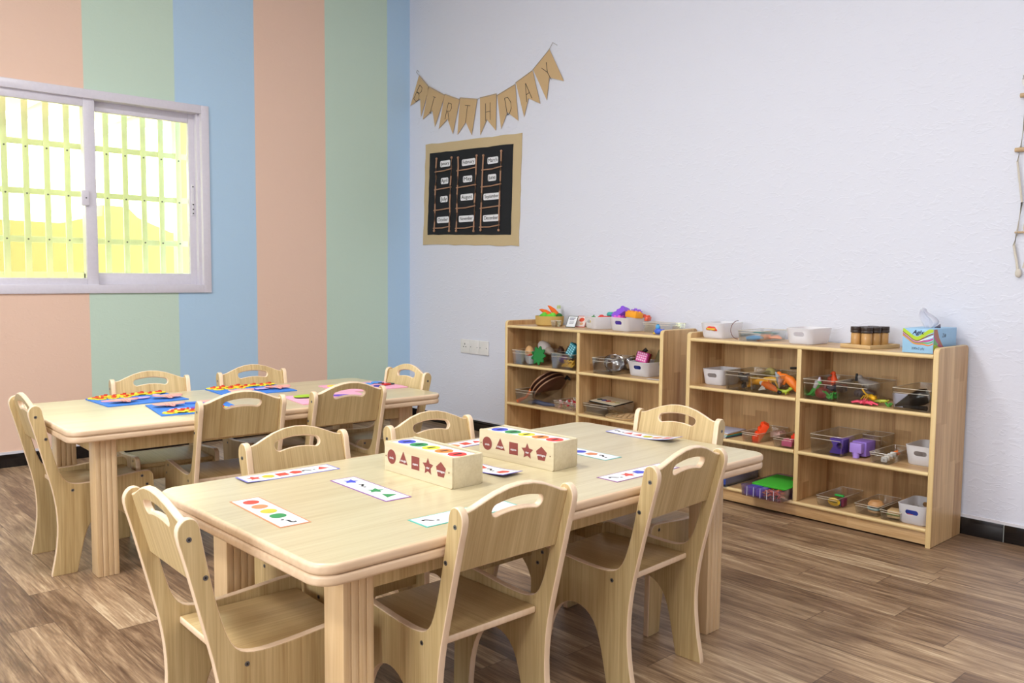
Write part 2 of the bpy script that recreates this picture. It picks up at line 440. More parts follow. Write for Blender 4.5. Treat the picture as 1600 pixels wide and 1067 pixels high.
w2 = thing('added_fill_window', (3.9, RY, .95), None, None); w2['kind'] = 'structure'  # unseen window added behind the camera to give soft light from the front
m = MB()
for a, b in (((2.38, .93), (5.42, 1.0)), ((2.38, 2.40), (5.42, 2.47)), ((2.38, .93), (2.45, 2.47)), ((5.35, .93), (5.42, 2.47)), ((3.86, 1.0), (3.94, 2.40))):
    m.box((a[0], RY-.06, a[1]), (b[0], RY+.01, b[1]), M_ALU, .003)
m.build('window_frame', w2, M=Matrix.Translation((-3.9, -RY, -.95)))
M_GL2 = clearmat('added fill window glass', (.97,.98,.98), .0, .02)
MB().box((2.45, RY-.03, 1.0), (5.35, RY-.026, 2.40), M_GL2).build('window_pane', w2, M=Matrix.Translation((-3.9, -RY, -.95)))
# outside: bars, parapet wall, canopy
M_BARS = plain('white painted steel bars', (246,246,240), .4)
g = thing('window_grille', (-.24, -2.24, .96), 'white painted steel burglar bars outside the sliding window', 'window bars')
T = Matrix.Translation((.24, 2.24, -.96))
m = MB()
for z in (1.055, 1.262, 1.540, 1.822, 2.08): m.box((-.320, -3.10, z-.018), (-.310, -1.50, z+.018), M_BARS, .002)
m.build('crossbar_set', g, M=T)
y = -2.94
for y in [-3.16+.1105*i for i in range(16)]:
    m = MB(); m.box((-.310, y-.017, .92), (-.298, y+.017, 2.16), M_BARS, .002)
    for z in (1.262, 1.525, 1.792): m.cyl((-.299, y, z), (-.295, y, z), .005, M_GREY, n=10)
    m.build('upright_bar', g, M=T)
M_OUT = plain('sandy render', (150,138,100), .8, bump=.3, bscale=20)
slab('garden_wall', [(-9, -.2), (2, -.2), (2, 1.44), (-.27, 1.5), (-.47, 1.58), (-.61, 1.64), (-.71, 1.74), (-.95, 1.75), (-.96, 1.64), (-1.08, 1.62), (-1.34, 1.55), (-1.9, 1.56), (-1.9, 1.50), (-9, 1.48)],
     .2, M_OUT, M_OUT, YZ(-4.0), bev=.003)
tag(bpy.data.objects['garden_wall'], 'sandy yellow yard wall with stepped top seen through the window', 'wall')
m = MB(); m.box((-1.06, -1.36, 0), (-.92, -1.26, 2.4), C_(226,216,176), .004); tag(m.build('canopy_post'), 'pale post standing outside at the right side of the window', 'post')
m = MB(); m.box((-1.4, -5, 2.40), (-1.3, 0, 2.48), C_(214,208,190), .004)
for k in range(7): m.box((-3.4, -4.9+.75*k, 2.36), (-.3, -4.84+.75*k, 2.41), C_(206,200,184), .003)
m.box((-3.4, -5, 2.485), (-.25, 0, 2.50), C_(224,220,200)); tag(m.build('canopy_roof'), 'light slatted canopy roof over the yard outside the window', 'canopy')
m = MB(); m.box((-12, -12, -.12), (-.21, 6, -.02), C_(210,196,160)); struct(m.build('ground'))

# ------------------------------------------------------------------ furniture
def make_table(label):
    t = thing('activity_table', (0, 0, 0), label, 'table')
    L, Wd, H = 1.545, .768, .544
    out = rrect(Wd, L, .05, 8)
    slab('tabletop', out, .0225, W_TOP, W_TEDGE, Matrix.Translation((0, 0, H-.01125)), bev=.008, parent=t, res=4, ang=40)
    slab('tabletop_underlayer', rrect(Wd-.002, L-.002, .05, 8), .0215, W_TEDGE, W_TEDGE, Matrix.Translation((0, 0, H-.0335)), bev=.007, parent=t, res=4, ang=40)
    lx, ly, s = Wd/2-.089, L/2-.106, .0725
    for sx in (1, -1):
        for sy in (1, -1):
            m = MB()
            for k in range(4):
                x1 = sx*lx; x0 = sx*(lx-.073); y1 = sy*(ly-.0181*k); y0 = sy*(ly-.0181*(k+1))
                m.box((min(x0, x1), min(y0, y1), 0), (max(x0, x1), max(y0, y1), H-.044), W_LEG, .0025)
            m.build('leg', t)
    a, b = lx-.012, ly-.012
    for s_ in (1, -1):
        MB().box((s_*a-.009, -b+.06, H-.105), (s_*a+.009, b-.06, H-.044), W_FACE, .002).build('apron', t)
        MB().box((-a+.06, s_*b-.009, H-.105), (a-.06, s_*b+.009, H-.044), W_FACE, .002).build('apron', t)
    return t
def place_table(t, F0, ang):
    # F0 is the corner nearest the doorway side; long axis along +y
    L, Wd = 1.545, .768
    e1 = Vector((-math.sin(ang), math.cos(ang), 0)); e2 = Vector((math.cos(ang), math.sin(ang), 0))
    t.location = Vector(F0)+e1*L/2-e2*Wd/2; t.rotation_euler = (0, 0, ang)
tA = make_table('pale wooden table with two shape boxes and pattern strips on it')
tB = dup(tA); tB['label'] = 'pale wooden table by the striped wall with foam craft mats on it'
place_table(tA, (3.962, -3.069, 0), .0105); place_table(tB, (2.239, -3.009, 0), -.0255)
for t in (tA, tB): t['group'] = 'activity tables'

PROF = [(-.005,0),(.001,.03),(.013,.09),(.020,.16),(.018,.23),(.008,.30),(-.009,.37),(-.029,.45),(-.049,.53),(-.062,.575),(-.062,.595),(-.052,.609),(-.040,.613),(-.028,.609),(-.020,.598),(-.016,.575),
        (-.008,.53),(.008,.45),(.022,.395),(.036,.355),(.052,.333),(.075,.323),(.11,.320),(.17,.323),(.24,.330),(.315,.337),(.337,.335),(.348,.322),(.350,.30),(.351,.20),(.353,.10),(.355,.004),(.351,0),(.298,0),(.294,.004),
        (.290,.06),(.282,.11),(.267,.155),(.243,.19),(.212,.208),(.180,.210),(.148,.197),(.122,.168),(.105,.12),(.092,.06),(.080,.004),(.076,0),(.004,0)]
def make_chair(label):
    t = thing('child_chair', (0, 0, 0), label, 'chair', group='small wooden chairs around the two tables')
    for s_ in (1, -1):
        M = frame((0, s_*.1575, 0), (1, 0, 0), (0, 0, 1), (0, -1, 0))
        p = slab('side_panel', chaikin(PROF, 1), .0185, W_FACE, W_EDGE, M, bev=.003, parent=t)
        for (x, z) in ((-.040, .572), (-.010, .492), (.070, .300), (.308, .318), (.325, .285)):
            m = MB(); yy = s_*(.1575+.0093)
            m.cyl((x, yy-s_*.002, z), (x, yy+s_*.0006, z), .0052, M_GREY, n=16)
            m.cyl((x, yy-s_*.001, z), (x, yy+s_*.0010, z), .0022, M_BLACK, n=6)
            m.build('screw', p)
    # back
    pts = [(-.1485, 0), (-.1485, .140), (-.140, .1405), (-.125, .145), (-.10, .156), (-.07, .168), (-.035, .177), (0, .180), (.035, .177), (.07, .168), (.10, .156), (.125, .145), (.140, .1405), (.1485, .140), (.1485, 0)]
    sl = []
    for k in range(-8, 9):
        x = .058*k/8; sl.append((x, .136+.014-.007*(k/8)**2))
    r = [(.058+.014*math.sin(a), .129+.014*math.cos(a)) for a in [PI*i/8 for i in range(1, 8)]]
    l = [(-.058-.014*math.sin(a), .129-.014*math.cos(a)) for a in [PI*i/8 for i in range(1, 8)]]
    bot = [(.058*k/8, .136-.014-.007*(k/8)**2) for k in range(8, -9, -1)]
    hole = sl+r+bot+l
    th = math.atan2(.036, .134); u = Vector((0, 1, 0)); v = Vector((-math.sin(th), 0, math.cos(th))); n = u.cross(v)
    slab('backrest', pts, .016, W_FACE, W_EDGE, frame((0, 0, 0), (0, 1, 0), (0, 0, 1), (1, 0, 0)), holes=[hole], bev=.004, parent=t, res=3, loc=(-.004, 0, .466), rot=(0, -th, 0))
    m = MB(); m.box((.048, -.148, .2885), (.334, .148, .3055), W_SEAT, .005, seg=3)
    me_ = m; o = me_.build('seat', t)
    o.data.materials.append(W_EDGE)
    for p in o.data.polygons:
        if p.center.x < .052 and abs(p.normal.z) < .8: p.material_index = 1
    MB().box((.30, -.148, .235), (.316, .148, .288), W_FACE, .002).build('seat_rail', t)
    return t
c0 = make_chair('x'); c0['label'] = ''
chairs = [  # mid of post tops (x,y), heading degrees, label
 (3.568, -3.206, 88.0, 'small wooden chair at the near short end of the shape-box table, lower left foreground'),
 (3.999, -2.6185, 180, 'small wooden chair in the centre foreground, back to camera beside the teal-edged card'),
 (4.006, -2.024, 183.5, 'small wooden chair nearest the wall shelf on the front long side, beside the red-star card'),
 (3.108, -2.648, 3.2, 'small wooden chair tucked behind the shape-box table, beside the blue-edged star strip'),
 (3.133, -2.190, 1.2, 'small wooden chair directly behind the front wooden shape box'),
 (3.5625, -1.4635, -86.6, 'small wooden chair at far end of the shape-box table in front of the shelves'),
 (1.8715, -3.049, 88, 'small wooden chair at the near end of the craft-mat table, leftmost in the photo'),
 (2.290, -2.4235, 176, 'small wooden chair, back to camera, overlapping a blue craft mat on the far table'),
 (2.312, -1.976, 178, 'small wooden chair, back to camera, hiding a pink craft mat on the far table'),
 (1.440, -2.4495, -4.8, 'small wooden chair by the green wall stripe under the window corner'),
 (1.458, -1.979, -3.3, 'small wooden chair against the blue and peach wall stripes'),
 (1.890, -1.382, -91, 'small wooden chair at the far end of the craft-mat table by the room corner')]
for i, (x, y, a, lab) in enumerate(chairs):
    c = c0 if i == 0 else dup(c0)
    a = math.radians(a)
    c.location = (x+.04*math.cos(a), y+.04*math.sin(a), 0); c.rotation_euler = (0, 0, a); c['label'] = lab

# shelf units
ZT = dict(top=.775, r1=.541, r2=.305, r3=.075)
def make_shelf(label, x0, x1, xm, yf):
    t = thing('cubby_shelf', (x0, 0, 0), label, 'shelf', group='open wooden cubby shelves')
    W = x1-x0; yb = -.020
    T = Matrix.Translation((-x0, 0, 0))
    for xx in (x0+.011, x1-.011):
        prof = [(yf, 0), (yb, 0), (yb, .785), (yb-.005, .797), (yb-.018, .803), (yf+.018, .803), (yf+.005, .797), (yf, .785)]
        slab('side_panel', prof, .022, W_SH, W_SHV, T @ YZ(xx), bev=.004, parent=t, res=2)
    slab('divider', [(yf+.004, .075), (yb-.01, .075), (yb-.01, .759), (yf+.004, .759)], .022, W_SH, W_SHV, T @ YZ(xm), bev=.005, parent=t)
    def board(name, z, xa, xb, y0, th=.017):
        m = MB(); m.box((xa, y0+.008, z-th), (xb, yb-.008, z), W_SHX); o = m.build(name, t, M=T)
        m = MB(); m.tube([(xa, y0+.008, z-th/2), (xb, y0+.008, z-th/2)], th/2, W_SHE, n=16); m.build('nosing', o, M=T)
    board('top_board', ZT['top'], x0+.022, x1-.022, yf)
    board('bottom_board', ZT['r3'], x0+.022, x1-.022, yf)
    for z in (ZT['r1'], ZT['r2']):
        board('shelf_board', z, x0+.022, xm-.011, yf); board('shelf_board', z, xm+.011, x1-.022, yf)
    MB().box((x0+.022, yb-.008, .012), (x1-.022, yb-.001, .774), W_SHB).build('back_panel', t, M=T)
    MB().box((x0+.022, yf+.012, .008), (x1-.022, yf+.030, .058), W_SHX, .002).build('kick_board', t, M=T)
    return t
make_shelf('left of the two wooden cubby shelves, with carrot basket and toy bricks on top', 1.4198, 2.6162, 2.023, -.317)
make_shelf('right wooden cubby shelf with the tissue box and spice jars on top', 2.770, 3.9667, 3.371, -.329)
# ------------------------------------------------------------------ wall things
I4 = Matrix()
M_PLATE = plain('white plastic plate', (236,234,232), .35)
SOCK_G = 'white wall plates low beside the left shelf'
for i, lab in enumerate(('white wall plate with socket holes, leftmost of the three below the calendar board', 'blank white wall plate in the middle of the three below the calendar board', 'blank white wall plate on the right of the three, nearest the shelf')):
    x = .6166+.0495+.0993*i; z = .5805-.0008*i
    t = thing('wall_socket', (x, 0, z), lab, 'wall socket', group=SOCK_G)
    m = MB(); m.box((-.0485, -.012, -.049), (.0485, 0, .049), M_PLATE, .005, seg=3); p = m.build('plate', t)
    m = MB()
    if i == 0:
        for hx, hz, w_, h_ in ((0, .016, .007, .012), (-.012, -.004, .010, .005), (.012, -.004, .010, .005)): m.box((hx-w_/2, -.0124, hz-h_/2), (hx+w_/2, -.011, hz+h_/2), M_BLACK)
        m.box((.026, -.015, .008), (.040, -.011, .026), M_PLATE, .002)
        m.build('socket_holes', t)
    else:
        for s_ in (-1, 1): m.cyl((.034*s_, -.0128, 0), (.034*s_, -.011, 0), .0035, M_GREY, n=12)
        m.build('screw_pair', t)

# birthday banner
M_KRAFT = plain('brown kraft card', (206,174,130), .8, bump=.05, bscale=300)
M_STR = plain('grey cotton thread', (170,165,155), .9)
FL = {'B': [(.126,2.526),(-.003+.02,2.319),(.139,2.352),(.147,2.223),(.247,2.423)], 'I': [(.24,2.43),(.17,2.201),(.285,2.25),(.315,2.132),(.428,2.34)],
 'R': [(.428,2.347),(.359,2.111),(.459,2.169),(.519,2.057),(.594,2.287)], 'T': [(.598,2.298),(.57,2.047),(.661,2.122),(.724,2.027),(.782,2.263)],
 'H': [(.81,2.268),(.814,2.017),(.88,2.113),(.972,2.029),(.976,2.27)], 'D': [(.984,2.259),(1.024,2.033),(1.084,2.133),(1.189,2.066),(1.156,2.303)],
 'A': [(1.162,2.313),(1.243,2.083),(1.281,2.194),(1.389,2.146),(1.316,2.364)], 'Y': [(1.32,2.368),(1.446,2.16),(1.466,2.293),(1.592,2.252),(1.463,2.466)]}
ST = {'B': [[(0,0),(0,1)],[(0,1),(.5,1),(.66,.8),(.5,.58),(0,.52)],[(0,.52),(.55,.5),(.78,.26),(.55,0),(0,0)]], 'I': [[(.3,0),(.3,1)],[(.1,1),(.5,1)],[(.1,0),(.5,0)]],
 'R': [[(0,0),(0,1)],[(0,1),(.5,1),(.66,.78),(.5,.55),(0,.5)],[(.2,.5),(.7,0)]], 'T': [[(.35,0),(.35,1)],[(0,1),(.75,1)]], 'H': [[(0,0),(0,1)],[(.65,0),(.65,1)],[(0,.5),(.65,.5)]],
 'D': [[(0,0),(0,1)],[(0,1),(.4,.95),(.68,.6),(.62,.25),(.3,.02),(0,0)]], 'A': [[(0,0),(.35,1)],[(.35,1),(.7,0)],[(.13,.38),(.57,.38)]], 'Y': [[(.32,0),(.32,.5)],[(0,1),(.32,.5)],[(.68,1),(.32,.5)]]}
ban = thing('birthday_banner', (.8, 0, 2.3), 'brown kraft bunting with pointed flags spelling BIRTHDAY on the white wall', 'banner')
TB = Matrix.Translation((-.8, 0, -2.3))
for k, q in FL.items():
    fl = slab('flag', q, .0016, M_KRAFT, M_KRAFT, TB @ XZ(-.007), bev=.0002, res=0, parent=ban)
    fl['label'] = 'kraft flag with the letter %s' % k
    TL, TR = Vector(q[0]), Vector(q[4]); e = (TR-TL); w_ = e.length; e.normalize(); dn = Vector((e.y, -e.x))
    cx = (TL+TR)/2; m = MB()
    for s_ in ST[k]:
        P_ = [cx+e*((a-.35)*.072)+dn*(.165-.115*b) for a, b in s_]
        m.tube([(p.x, -.0085, p.y) for p in P_], .0017, M_BLACK, n=6)
    lt = m.build('letter', fl, M=TB)
m = MB(); order = [FL[k] for k in 'BIRTHDAY']; pts = [(.088, -.005, 2.552)]
for q in order: pts += [(q[0][0], -.0095, q[0][1]-.004), ((q[0][0]+q[4][0])/2, -.0095, (q[0][1]+q[4][1])/2-.006), (q[4][0], -.0095, q[4][1]-.004)]
pts += [(1.49, -.005, 2.50), (1.526, -.003, 2.478)]
m.tube(pts, .0016, M_STR, n=6); m.tube([(.088,-.004,2.552),(.10,-.004,2.565),(.118,-.004,2.55)], .0016, M_STR, n=6); m.build('string', ban, M=TB)

# calendar board
M_BURLAP = plain('tan burlap', (206,184,144), .95, bump=.6, bscale=420)
M_FELT = plain('black felt', (30,32,36), .95, bump=.2, bscale=400)
M_ROPE = plain('brown jute rope', (180,138,110), .9, bump=.4, bscale=500)
cal = thing('calendar_board', (.7, 0, 1.64), 'burlap and black felt wall hanging with three rope ladders and month name labels', 'wall hanging')
TC = Matrix.Translation((-.7, 0, -1.64))
def jag(q, n=14, a=.0035):
    out = []
    for (p, r) in zip(q, q[1:]+q[:1]):
        for i in range(n):
            t_ = i/n; out.append((p[0]*(1-t_)+r[0]*t_+random.uniform(-a, a), p[1]*(1-t_)+r[1]*t_+random.uniform(-a, a)))
    return out
slab('burlap_backing', jag([(.203,2.018),(1.226,1.984),(1.2,1.267),(.173,1.297)]), .006, M_BURLAP, M_BURLAP, TC @ XZ(-.003), bev=.001, parent=cal)
slab('felt_panel', jag([(.26,1.948),(1.145,1.924),(1.129,1.34),(.231,1.366)], a=.002), .003, M_FELT, M_FELT, TC @ XZ(-.0085), bev=.0005, parent=cal)
LAD = [[(.345,1.902),(.322,1.391),(.515,1.894),(.494,1.386)], [(.592,1.887),(.574,1.383),(.787,1.882),(.761,1.377)], [(.859,1.876),(.833,1.379),(1.04,1.888),(1.017,1.373)]]
RUN = [(1.81,1.683,1.537,1.41),(1.798,1.681,1.539,1.401),(1.781,1.668,1.526,1.40)]
for (a, b, c, d_), rz in zip(LAD, RUN):
    m = MB()
    for p, q in ((a, b), (c, d_)):
        P_ = [(p[0]+(q[0]-p[0])*t_/8+random.uniform(-.003, .003), -.016, p[1]+(q[1]-p[1])*t_/8) for t_ in range(9)]
        m.tube(P_, .0055, M_ROPE, n=8)
        for e_ in (P_[0], P_[-1]): m.ball(e_, .009, M_ROPE, n=10)
    for z in rz:
        f = lambda p, q: p[0]+(q[0]-p[0])*(p[1]-z)/(p[1]-q[1])
        x0, x1 = f(a, b), f(c, d_); m.tube([(x0-.012, -.017, z), ((x0+x1)/2, -.018, z+random.uniform(-.003, .004)), (x1+.008, -.017, z+.008)], .0042, M_ROPE, n=8)
    m.build('rope_ladder', cal, M=TC)
MON = 'January February March April May June July August September October November December'.split()
LP = [(.439,1.86),(.697,1.848),(.949,1.837),(.433,1.74),(.688,1.734),(.942,1.724),(.426,1.612),(.68,1.611),(.939,1.6),(.415,1.467),(.675,1.464),(.934,1.457)]
LW = [.112,.142,.107,.083,.098,.083,.083,.135,.166,.135,.162,.164]
for s_, (x, z), w_ in zip(MON, LP, LW):
    lb = slab('month_label', rrect(w_, .044, .01, 4, x, z), .001, M_WHITE, M_WHITE, TC @ XZ(-.0112), bev=.0002, res=0, parent=cal)
    lb['label'] = 'white label reading %s' % s_
    me = textmesh(s_, .036, M_BLACK); xs = [v_.co.x for v_ in me.vertices]; f = w_*.84/(max(xs)-min(xs))
    me.transform(TC @ XZ(-.0122) @ Matrix.Translation((x, z+.001, 0)) @ Matrix.Diagonal((f, min(f, 1.0), 1, 1)))
    link('month_name', me, lb)

# macrame hanging, right edge
M_COT = plain('cream cotton cord', (222,214,200), .95, bump=.4, bscale=400); M_DOW = plain('light dowel', (200,170,132), .6)
mh = thing('macrame_hanging', (4.165, 0, 1.5), 'cream string hanging with small wooden dowels at the right edge of the white wall', 'wall hanging')
TM = Matrix.Translation((-4.165, 0, -1.5)); m = MB()
m.tube([(4.165+.05*math.cos(a), -.012, 1.862+.05*math.sin(a)) for a in [2*PI*i/20 for i in range(20)]], .004, M_PLATE, closed=True, n=8); m.build('ring', mh, M=TM)
for z, h_ in ((1.80,.055),(1.588,.064),(1.262,.05)):
    m = MB(); m.cyl((4.165-h_, -.014, z), (4.165+h_, -.014, z), .009 if z > 1.3 else .004, M_DOW); m.build('dowel', mh, M=TM)
m = MB()
for s_ in (-1, 1):
    m.tube([(4.165+.012*s_, -.012, 1.82), (4.165+.04*s_, -.014, 1.80), (4.165+.036*s_, -.016, 1.69), (4.165+.045*s_, -.014, 1.588)], .0035, M_COT, n=8)
    m.tube([(4.165+.045*s_, -.014, 1.60), (4.165+.052*s_, -.018, 1.54), (4.165+.044*s_, -.016, 1.48), (4.165+.03*s_, -.014, 1.38), (4.165+.042*s_, -.014, 1.262)], .004, M_COT, n=8)
    m.tube([(4.165+.042*s_, -.014, 1.262), (4.165+.05*s_, -.016, 1.21), (4.165+.036*s_, -.016, 1.14), (4.165+.03*s_, -.014, 1.09)], .005, M_COT, n=8)
    m.tube([(4.165+.02*s_, -.014, 1.588), (4.165-.02*s_, -.016, 1.45), (4.165+.02*s_, -.014, 1.28), (4.165-.015*s_, -.014, 1.12)], .003, M_COT, n=8)
    m.ball((4.165+.03*s_, -.014, 1.10), (.012, .01, .018), M_COT)
m.build('cords', mh, M=TM)

# ------------------------------------------------------------------ table things
HT = .5442
M_PRINT = (RED, ORG, YEL, GRN, BLU) = [plain('print %s' % n, c, .5) for n, c in (('red', (216,74,58)), ('orange', (224,142,96)), ('yellow', (204,196,60)), ('green', (48,146,82)), ('blue', (70,82,206)))]
def shp(kind, r, cx, cy, rot=0):
    a = 90+rot
    return {'circle': lambda: ngon(28, r, a, cx, cy), 'triangle': lambda: ngon(3, r*1.15, a, cx, cy), 'square': lambda: ngon(4, r*1.25, a+45, cx, cy), 'pentagon': lambda: ngon(5, r*1.08, a, cx, cy), 'hexagon': lambda: ngon(6, r*1.05, a, cx, cy), 'star': lambda: star(r*1.2, cx, cy, .5, a)}[kind]()
def card(loc, rz, bcol, items, label, curl=None, L_=.266, W_=.072, rot=90):
    """printed strip: coloured border, white face, row of shapes; items = [(kind, material) or '?']"""
    m = MB()
    def sheet(w_, h_, z0, z1, mat):
        n = 16
        for i in range(n):
            x0 = -w_/2+w_*i/n; x1 = x0+w_/n
            m.face([(x0, -h_/2, z1), (x1, -h_/2, z1), (x1, h_/2, z1), (x0, h_/2, z1)], mat)
            m.face([(x0, h_/2, z0), (x1, h_/2, z0), (x1, -h_/2, z0), (x0, -h_/2, z0)], mat)
            for s_ in (-1, 1): m.face([(x0, s_*h_/2, z0), (x1, s_*h_/2, z0), (x1, s_*h_/2, z1), (x0, s_*h_/2, z1)], mat)
        for s_ in (-1, 1): m.face([(s_*w_/2, -h_/2, z0), (s_*w_/2, h_/2, z0), (s_*w_/2, h_/2, z1), (s_*w_/2, -h_/2, z1)], mat)
    sheet(L_, W_, 0, .0007, C_(*bcol)); sheet(L_-.010, W_-.008, .0007, .0010, M_WHITE)
    n = len(items); st = (L_-.03)/n
    for i, it in enumerate(items):
        x = -L_/2+.015+st*(i+.5)
        if it is None: continue
        if it == '?':
            me = textmesh('?', .056, M_BLACK, th=.0001, bold=.0005); me.transform(Matrix.Translation((x, 0, .0012)) @ Matrix.Rotation(math.radians(rot), 4, 'Z')); m.mesh(me, None, [M_BLACK])
        else: m.face([(px, py, .0013) for px, py in shp(it[0], min(.0185, st*.44), x, 0, rot-90)], it[1])
    o = m.build('pattern_card', loc=(loc[0], loc[1], HT), rot=(0, 0, rz))
    if curl:
        for v_ in o.data.vertices: v_.co.z += max(0, curl(v_.co.x/(L_/2), v_.co.y/(W_/2)))
    return tag(o, label, 'card', 'shape pattern cards on the near table')
c, t_, s4, p5, h6, st5 = 'circle triangle square pentagon hexagon star'.split()
R_ = math.radians
card((3.56,-2.962), R_(-2.5), (222,150,110), [(c,RED),(c,ORG),(c,YEL),(c,GRN),'?'], 'orange-edged card with red, orange, yellow and green circles near the front left table corner', rot=-60)
card((3.2555,-2.749), R_(89), (120,120,210), [(st5,RED),(h6,YEL),(s4,RED),(p5,RED),'?',(t_,RED)], 'blue-edged card with red star, yellow hexagon, red square and pentagon at the back left', rot=90, curl=lambda x, y: .006*max(0, -x-.3)**2)
card((3.529,-2.678), R_(-2), (150,96,170), [(st5,BLU),'?',(st5,GRN),(t_,GRN)], 'purple-edged card with a blue star, a green star and a green triangle', rot=80)
card((3.856,-2.638), R_(88.5), (96,190,176), ['?',None,'?',None,None], 'teal-edged card lying behind the backrest of the centre foreground chair', rot=60)
card((3.245,-2.135), R_(92), (130,104,190), [None,(c,ORG),(s4,RED),(t_,RED),None], 'purple-edged card with orange circle and red square between the two wooden boxes at the back')
card((3.53,-2.320), R_(1), (110,100,200), [None,(c,YEL),(s4,RED),'?',(p5,RED)], 'blue-edged card with red square and red pentagon sticking out right of the front wooden box', rot=70, curl=lambda x, y: .010*max(0, x-.1)**2)
card((3.561,-1.949), R_(0), (120,190,190), [None,(t_,RED),(c,BLU),(p5,ORG),'?'], 'thin teal-edged card with an orange pentagon sticking out right of the back wooden box', rot=70)
card((3.522,-1.600), R_(1), (130,130,210), ['?',(t_,RED),(t_,RED),(h6,YEL),(p5,ORG),(s4,RED)], 'curled blue-edged card with red triangles and yellow hexagon at the far end of the table', curl=lambda x, y: .016*max(0, x-.1)**2+.004*max(0, -x-.2)**2)
card((3.853,-2.029), R_(90), (150,90,150), ['?',(st5,RED),(p5,BLU),(st5,RED),None], 'magenta-edged card with a red star beside the chair nearest the wall shelf', rot=60)

M_BROWN = plain('maroon brown print', (140,66,60), .6)
def shape_box(loc, rz, label):
    t = thing('shape_sorting_box', (loc[0], loc[1], HT), label, 'wooden box', rz, 'wooden shape boxes on the near table')
    L_, D_, H_ = .292, .100, .080
    for s_ in (-1, 1):
        y = s_*(D_/2-.003)
        p = slab('side_board', rrect(L_, H_, .005, 3, 0, H_/2), .006, W_BOX, W_BOX, frame((0, y, 0), (1, 0, 0), (0, 0, 1), (0, -1, 0)), bev=.001, parent=t)
        if s_ == -1:
            for i, (k, wd_) in enumerate(((c, 'circle'), (t_, 'triangle'), (s4, 'square'), (st5, 'star'), (p5, 'pentagon'))):
                x = -.112+.0535*i; m = MB(); r_ = .0195
                m.face([(a, -D_/2-.0004, b) for a, b in shp(k, r_, x, .041)], M_BROWN)
                me = textmesh(wd_, .0085, M_WHITE, th=.0001, bold=.0001)
                m.mesh(me, frame((x, -D_/2-.0008, .038), (1, 0, 0), (0, 0, 1), (0, -1, 0)), [M_WHITE])
                m.build('printed_shape', p)
            for x in (-.138, .134):
                m = MB(); m.cyl((x, -D_/2-.0006, .040), (x, -D_/2+.001, .040), .0022, C_(130,100,70), n=12); m.build('screw', p)
    for s_ in (-1, 1):
        m = MB(); xo = s_*(L_/2-.0045); m.box((xo-.0045, -D_/2+.0062, 0), (xo+.0045, D_/2-.0062, H_-.002), W_BOX, .001); m.build('end_board', t)
    lid = MB().box((-L_/2+.009, -D_/2+.0062, H_-.009), (L_/2-.009, D_/2-.012, H_-.004), M_WHITE, .0005).build('lid', t)
    for i, mt in enumerate((BLU, GRN, plain('lid yellow', (232,222,60), .5), plain('lid orange', (238,140,60), .5), plain('lid red', (226,64,60), .5))):
        x = -.108+.054*i; m = MB(); m.cyl((x, -.003, H_-.0042), (x, -.003, H_-.0034), .0245, mt, n=36)
        m.box((x-.0042, -.014, H_-.0034), (x+.0042, .010, H_-.0030), M_BLACK)
        m.build('colour_disc', lid)
    return t
shape_box((3.525,-2.4805), 0, 'front one of the two wooden shape boxes, in the middle of the near table')
shape_box((3.547,-2.157), R_(2.8), 'rear one of the two wooden shape boxes, closer to the shelves')

# craft mats
def foam(kind, m, x, y, z, r, col, rz=0):
    T = Matrix.Translation((x, y, z)) @ Matrix.Rotation(rz, 4, 'Z'); mm_ = []
    if kind == 'scallop': pts = [(r*(1+.10*math.cos(8*a))*math.cos(a), r*(1+.10*math.cos(8*a))*math.sin(a)) for a in [2*PI*i/48 for i in range(48)]]
    elif kind == 'hand':
        pts = [(-.9,-.35),(-.1,-.45),(.1,-.75),(.3,-.75),(.3,-.45),(.95,-.42),(1.0,-.26),(.4,-.2),(1.1,-.12),(1.12,.06),(.4,.06),(1.05,.16),(1.03,.33),(.36,.28),(.85,.45),(.78,.6),(.1,.5),(-.9,.35)]
        pts = chaikin([(a*r, b*r) for a, b in pts], 2)
    elif kind == 'oval': pts = [(r*math.cos(a), r*.55*math.sin(a)) for a in [2*PI*i/24 for i in range(24)]]
    else: pts = chaikin([(r*random.uniform(.6, 1)*math.cos(a), r*random.uniform(.6, 1)*math.sin(a)) for a in [2*PI*i/9 for i in range(9)]], 1)
    me = slabmesh(pts, .0035, bev=.0005, res=1); me.materials.clear(); me.materials.append(col)
    m.mesh(me, T, [col])
BLUEF = plain('blue foam', (62,132,226), .7); PINKF = plain('pink foam', (246,178,206), .7); SALM = plain('salmon foam', (248,176,164), .7)
YELF = plain('yellow foam', (250,226,60), .7); REDF = plain('red orange foam', (230,84,40), .7); PURF = plain('purple foam', (112,84,196), .7); LILF = plain('lilac foam', (206,184,236), .7)
MATG = 'foam craft mats on the far table'
def mat_(loc, rz, w_, l_, col, label, pieces):
    t = thing('craft_mat', (loc[0], loc[1], HT), label, 'craft mat', rz, MATG)
    slab('foam_sheet', rrect(w_, l_, .004, 2), .004, col, col, Matrix.Translation((0, 0, .002)), bev=.0006, parent=t, res=1)
    for (nm, kind, x, y, lev, r, cl, rr) in pieces:
        m = MB(); z = .0058+.0037*lev; foam(kind, m, x, y, z, r, cl, rr)
        if kind == 'scallop':
            foam('blob', m, x+.002, y, z+.0033, r*.62, REDF, rr)
            foam('blob', m, x-.006, y+.008, z+.0060, r*.34, C_(196,52,30,.7), rr)
        if kind == 'hand':
            for q in range(3): m.tube([(x+r*(.3+.0*q), y+r*(-.2+.2*q), z+.002), (x+r*.8, y+r*(-.18+.2*q), z+.0025)], .0009, C_(214,110,96), n=5)
            for v_ in m.bm.verts: pass
        o = m.build(nm, t)
        if kind == 'hand':
            for v_ in o.data.vertices: v_.co.z += .012*math.exp(-((v_.co.x-x)/(r*.8))**2)
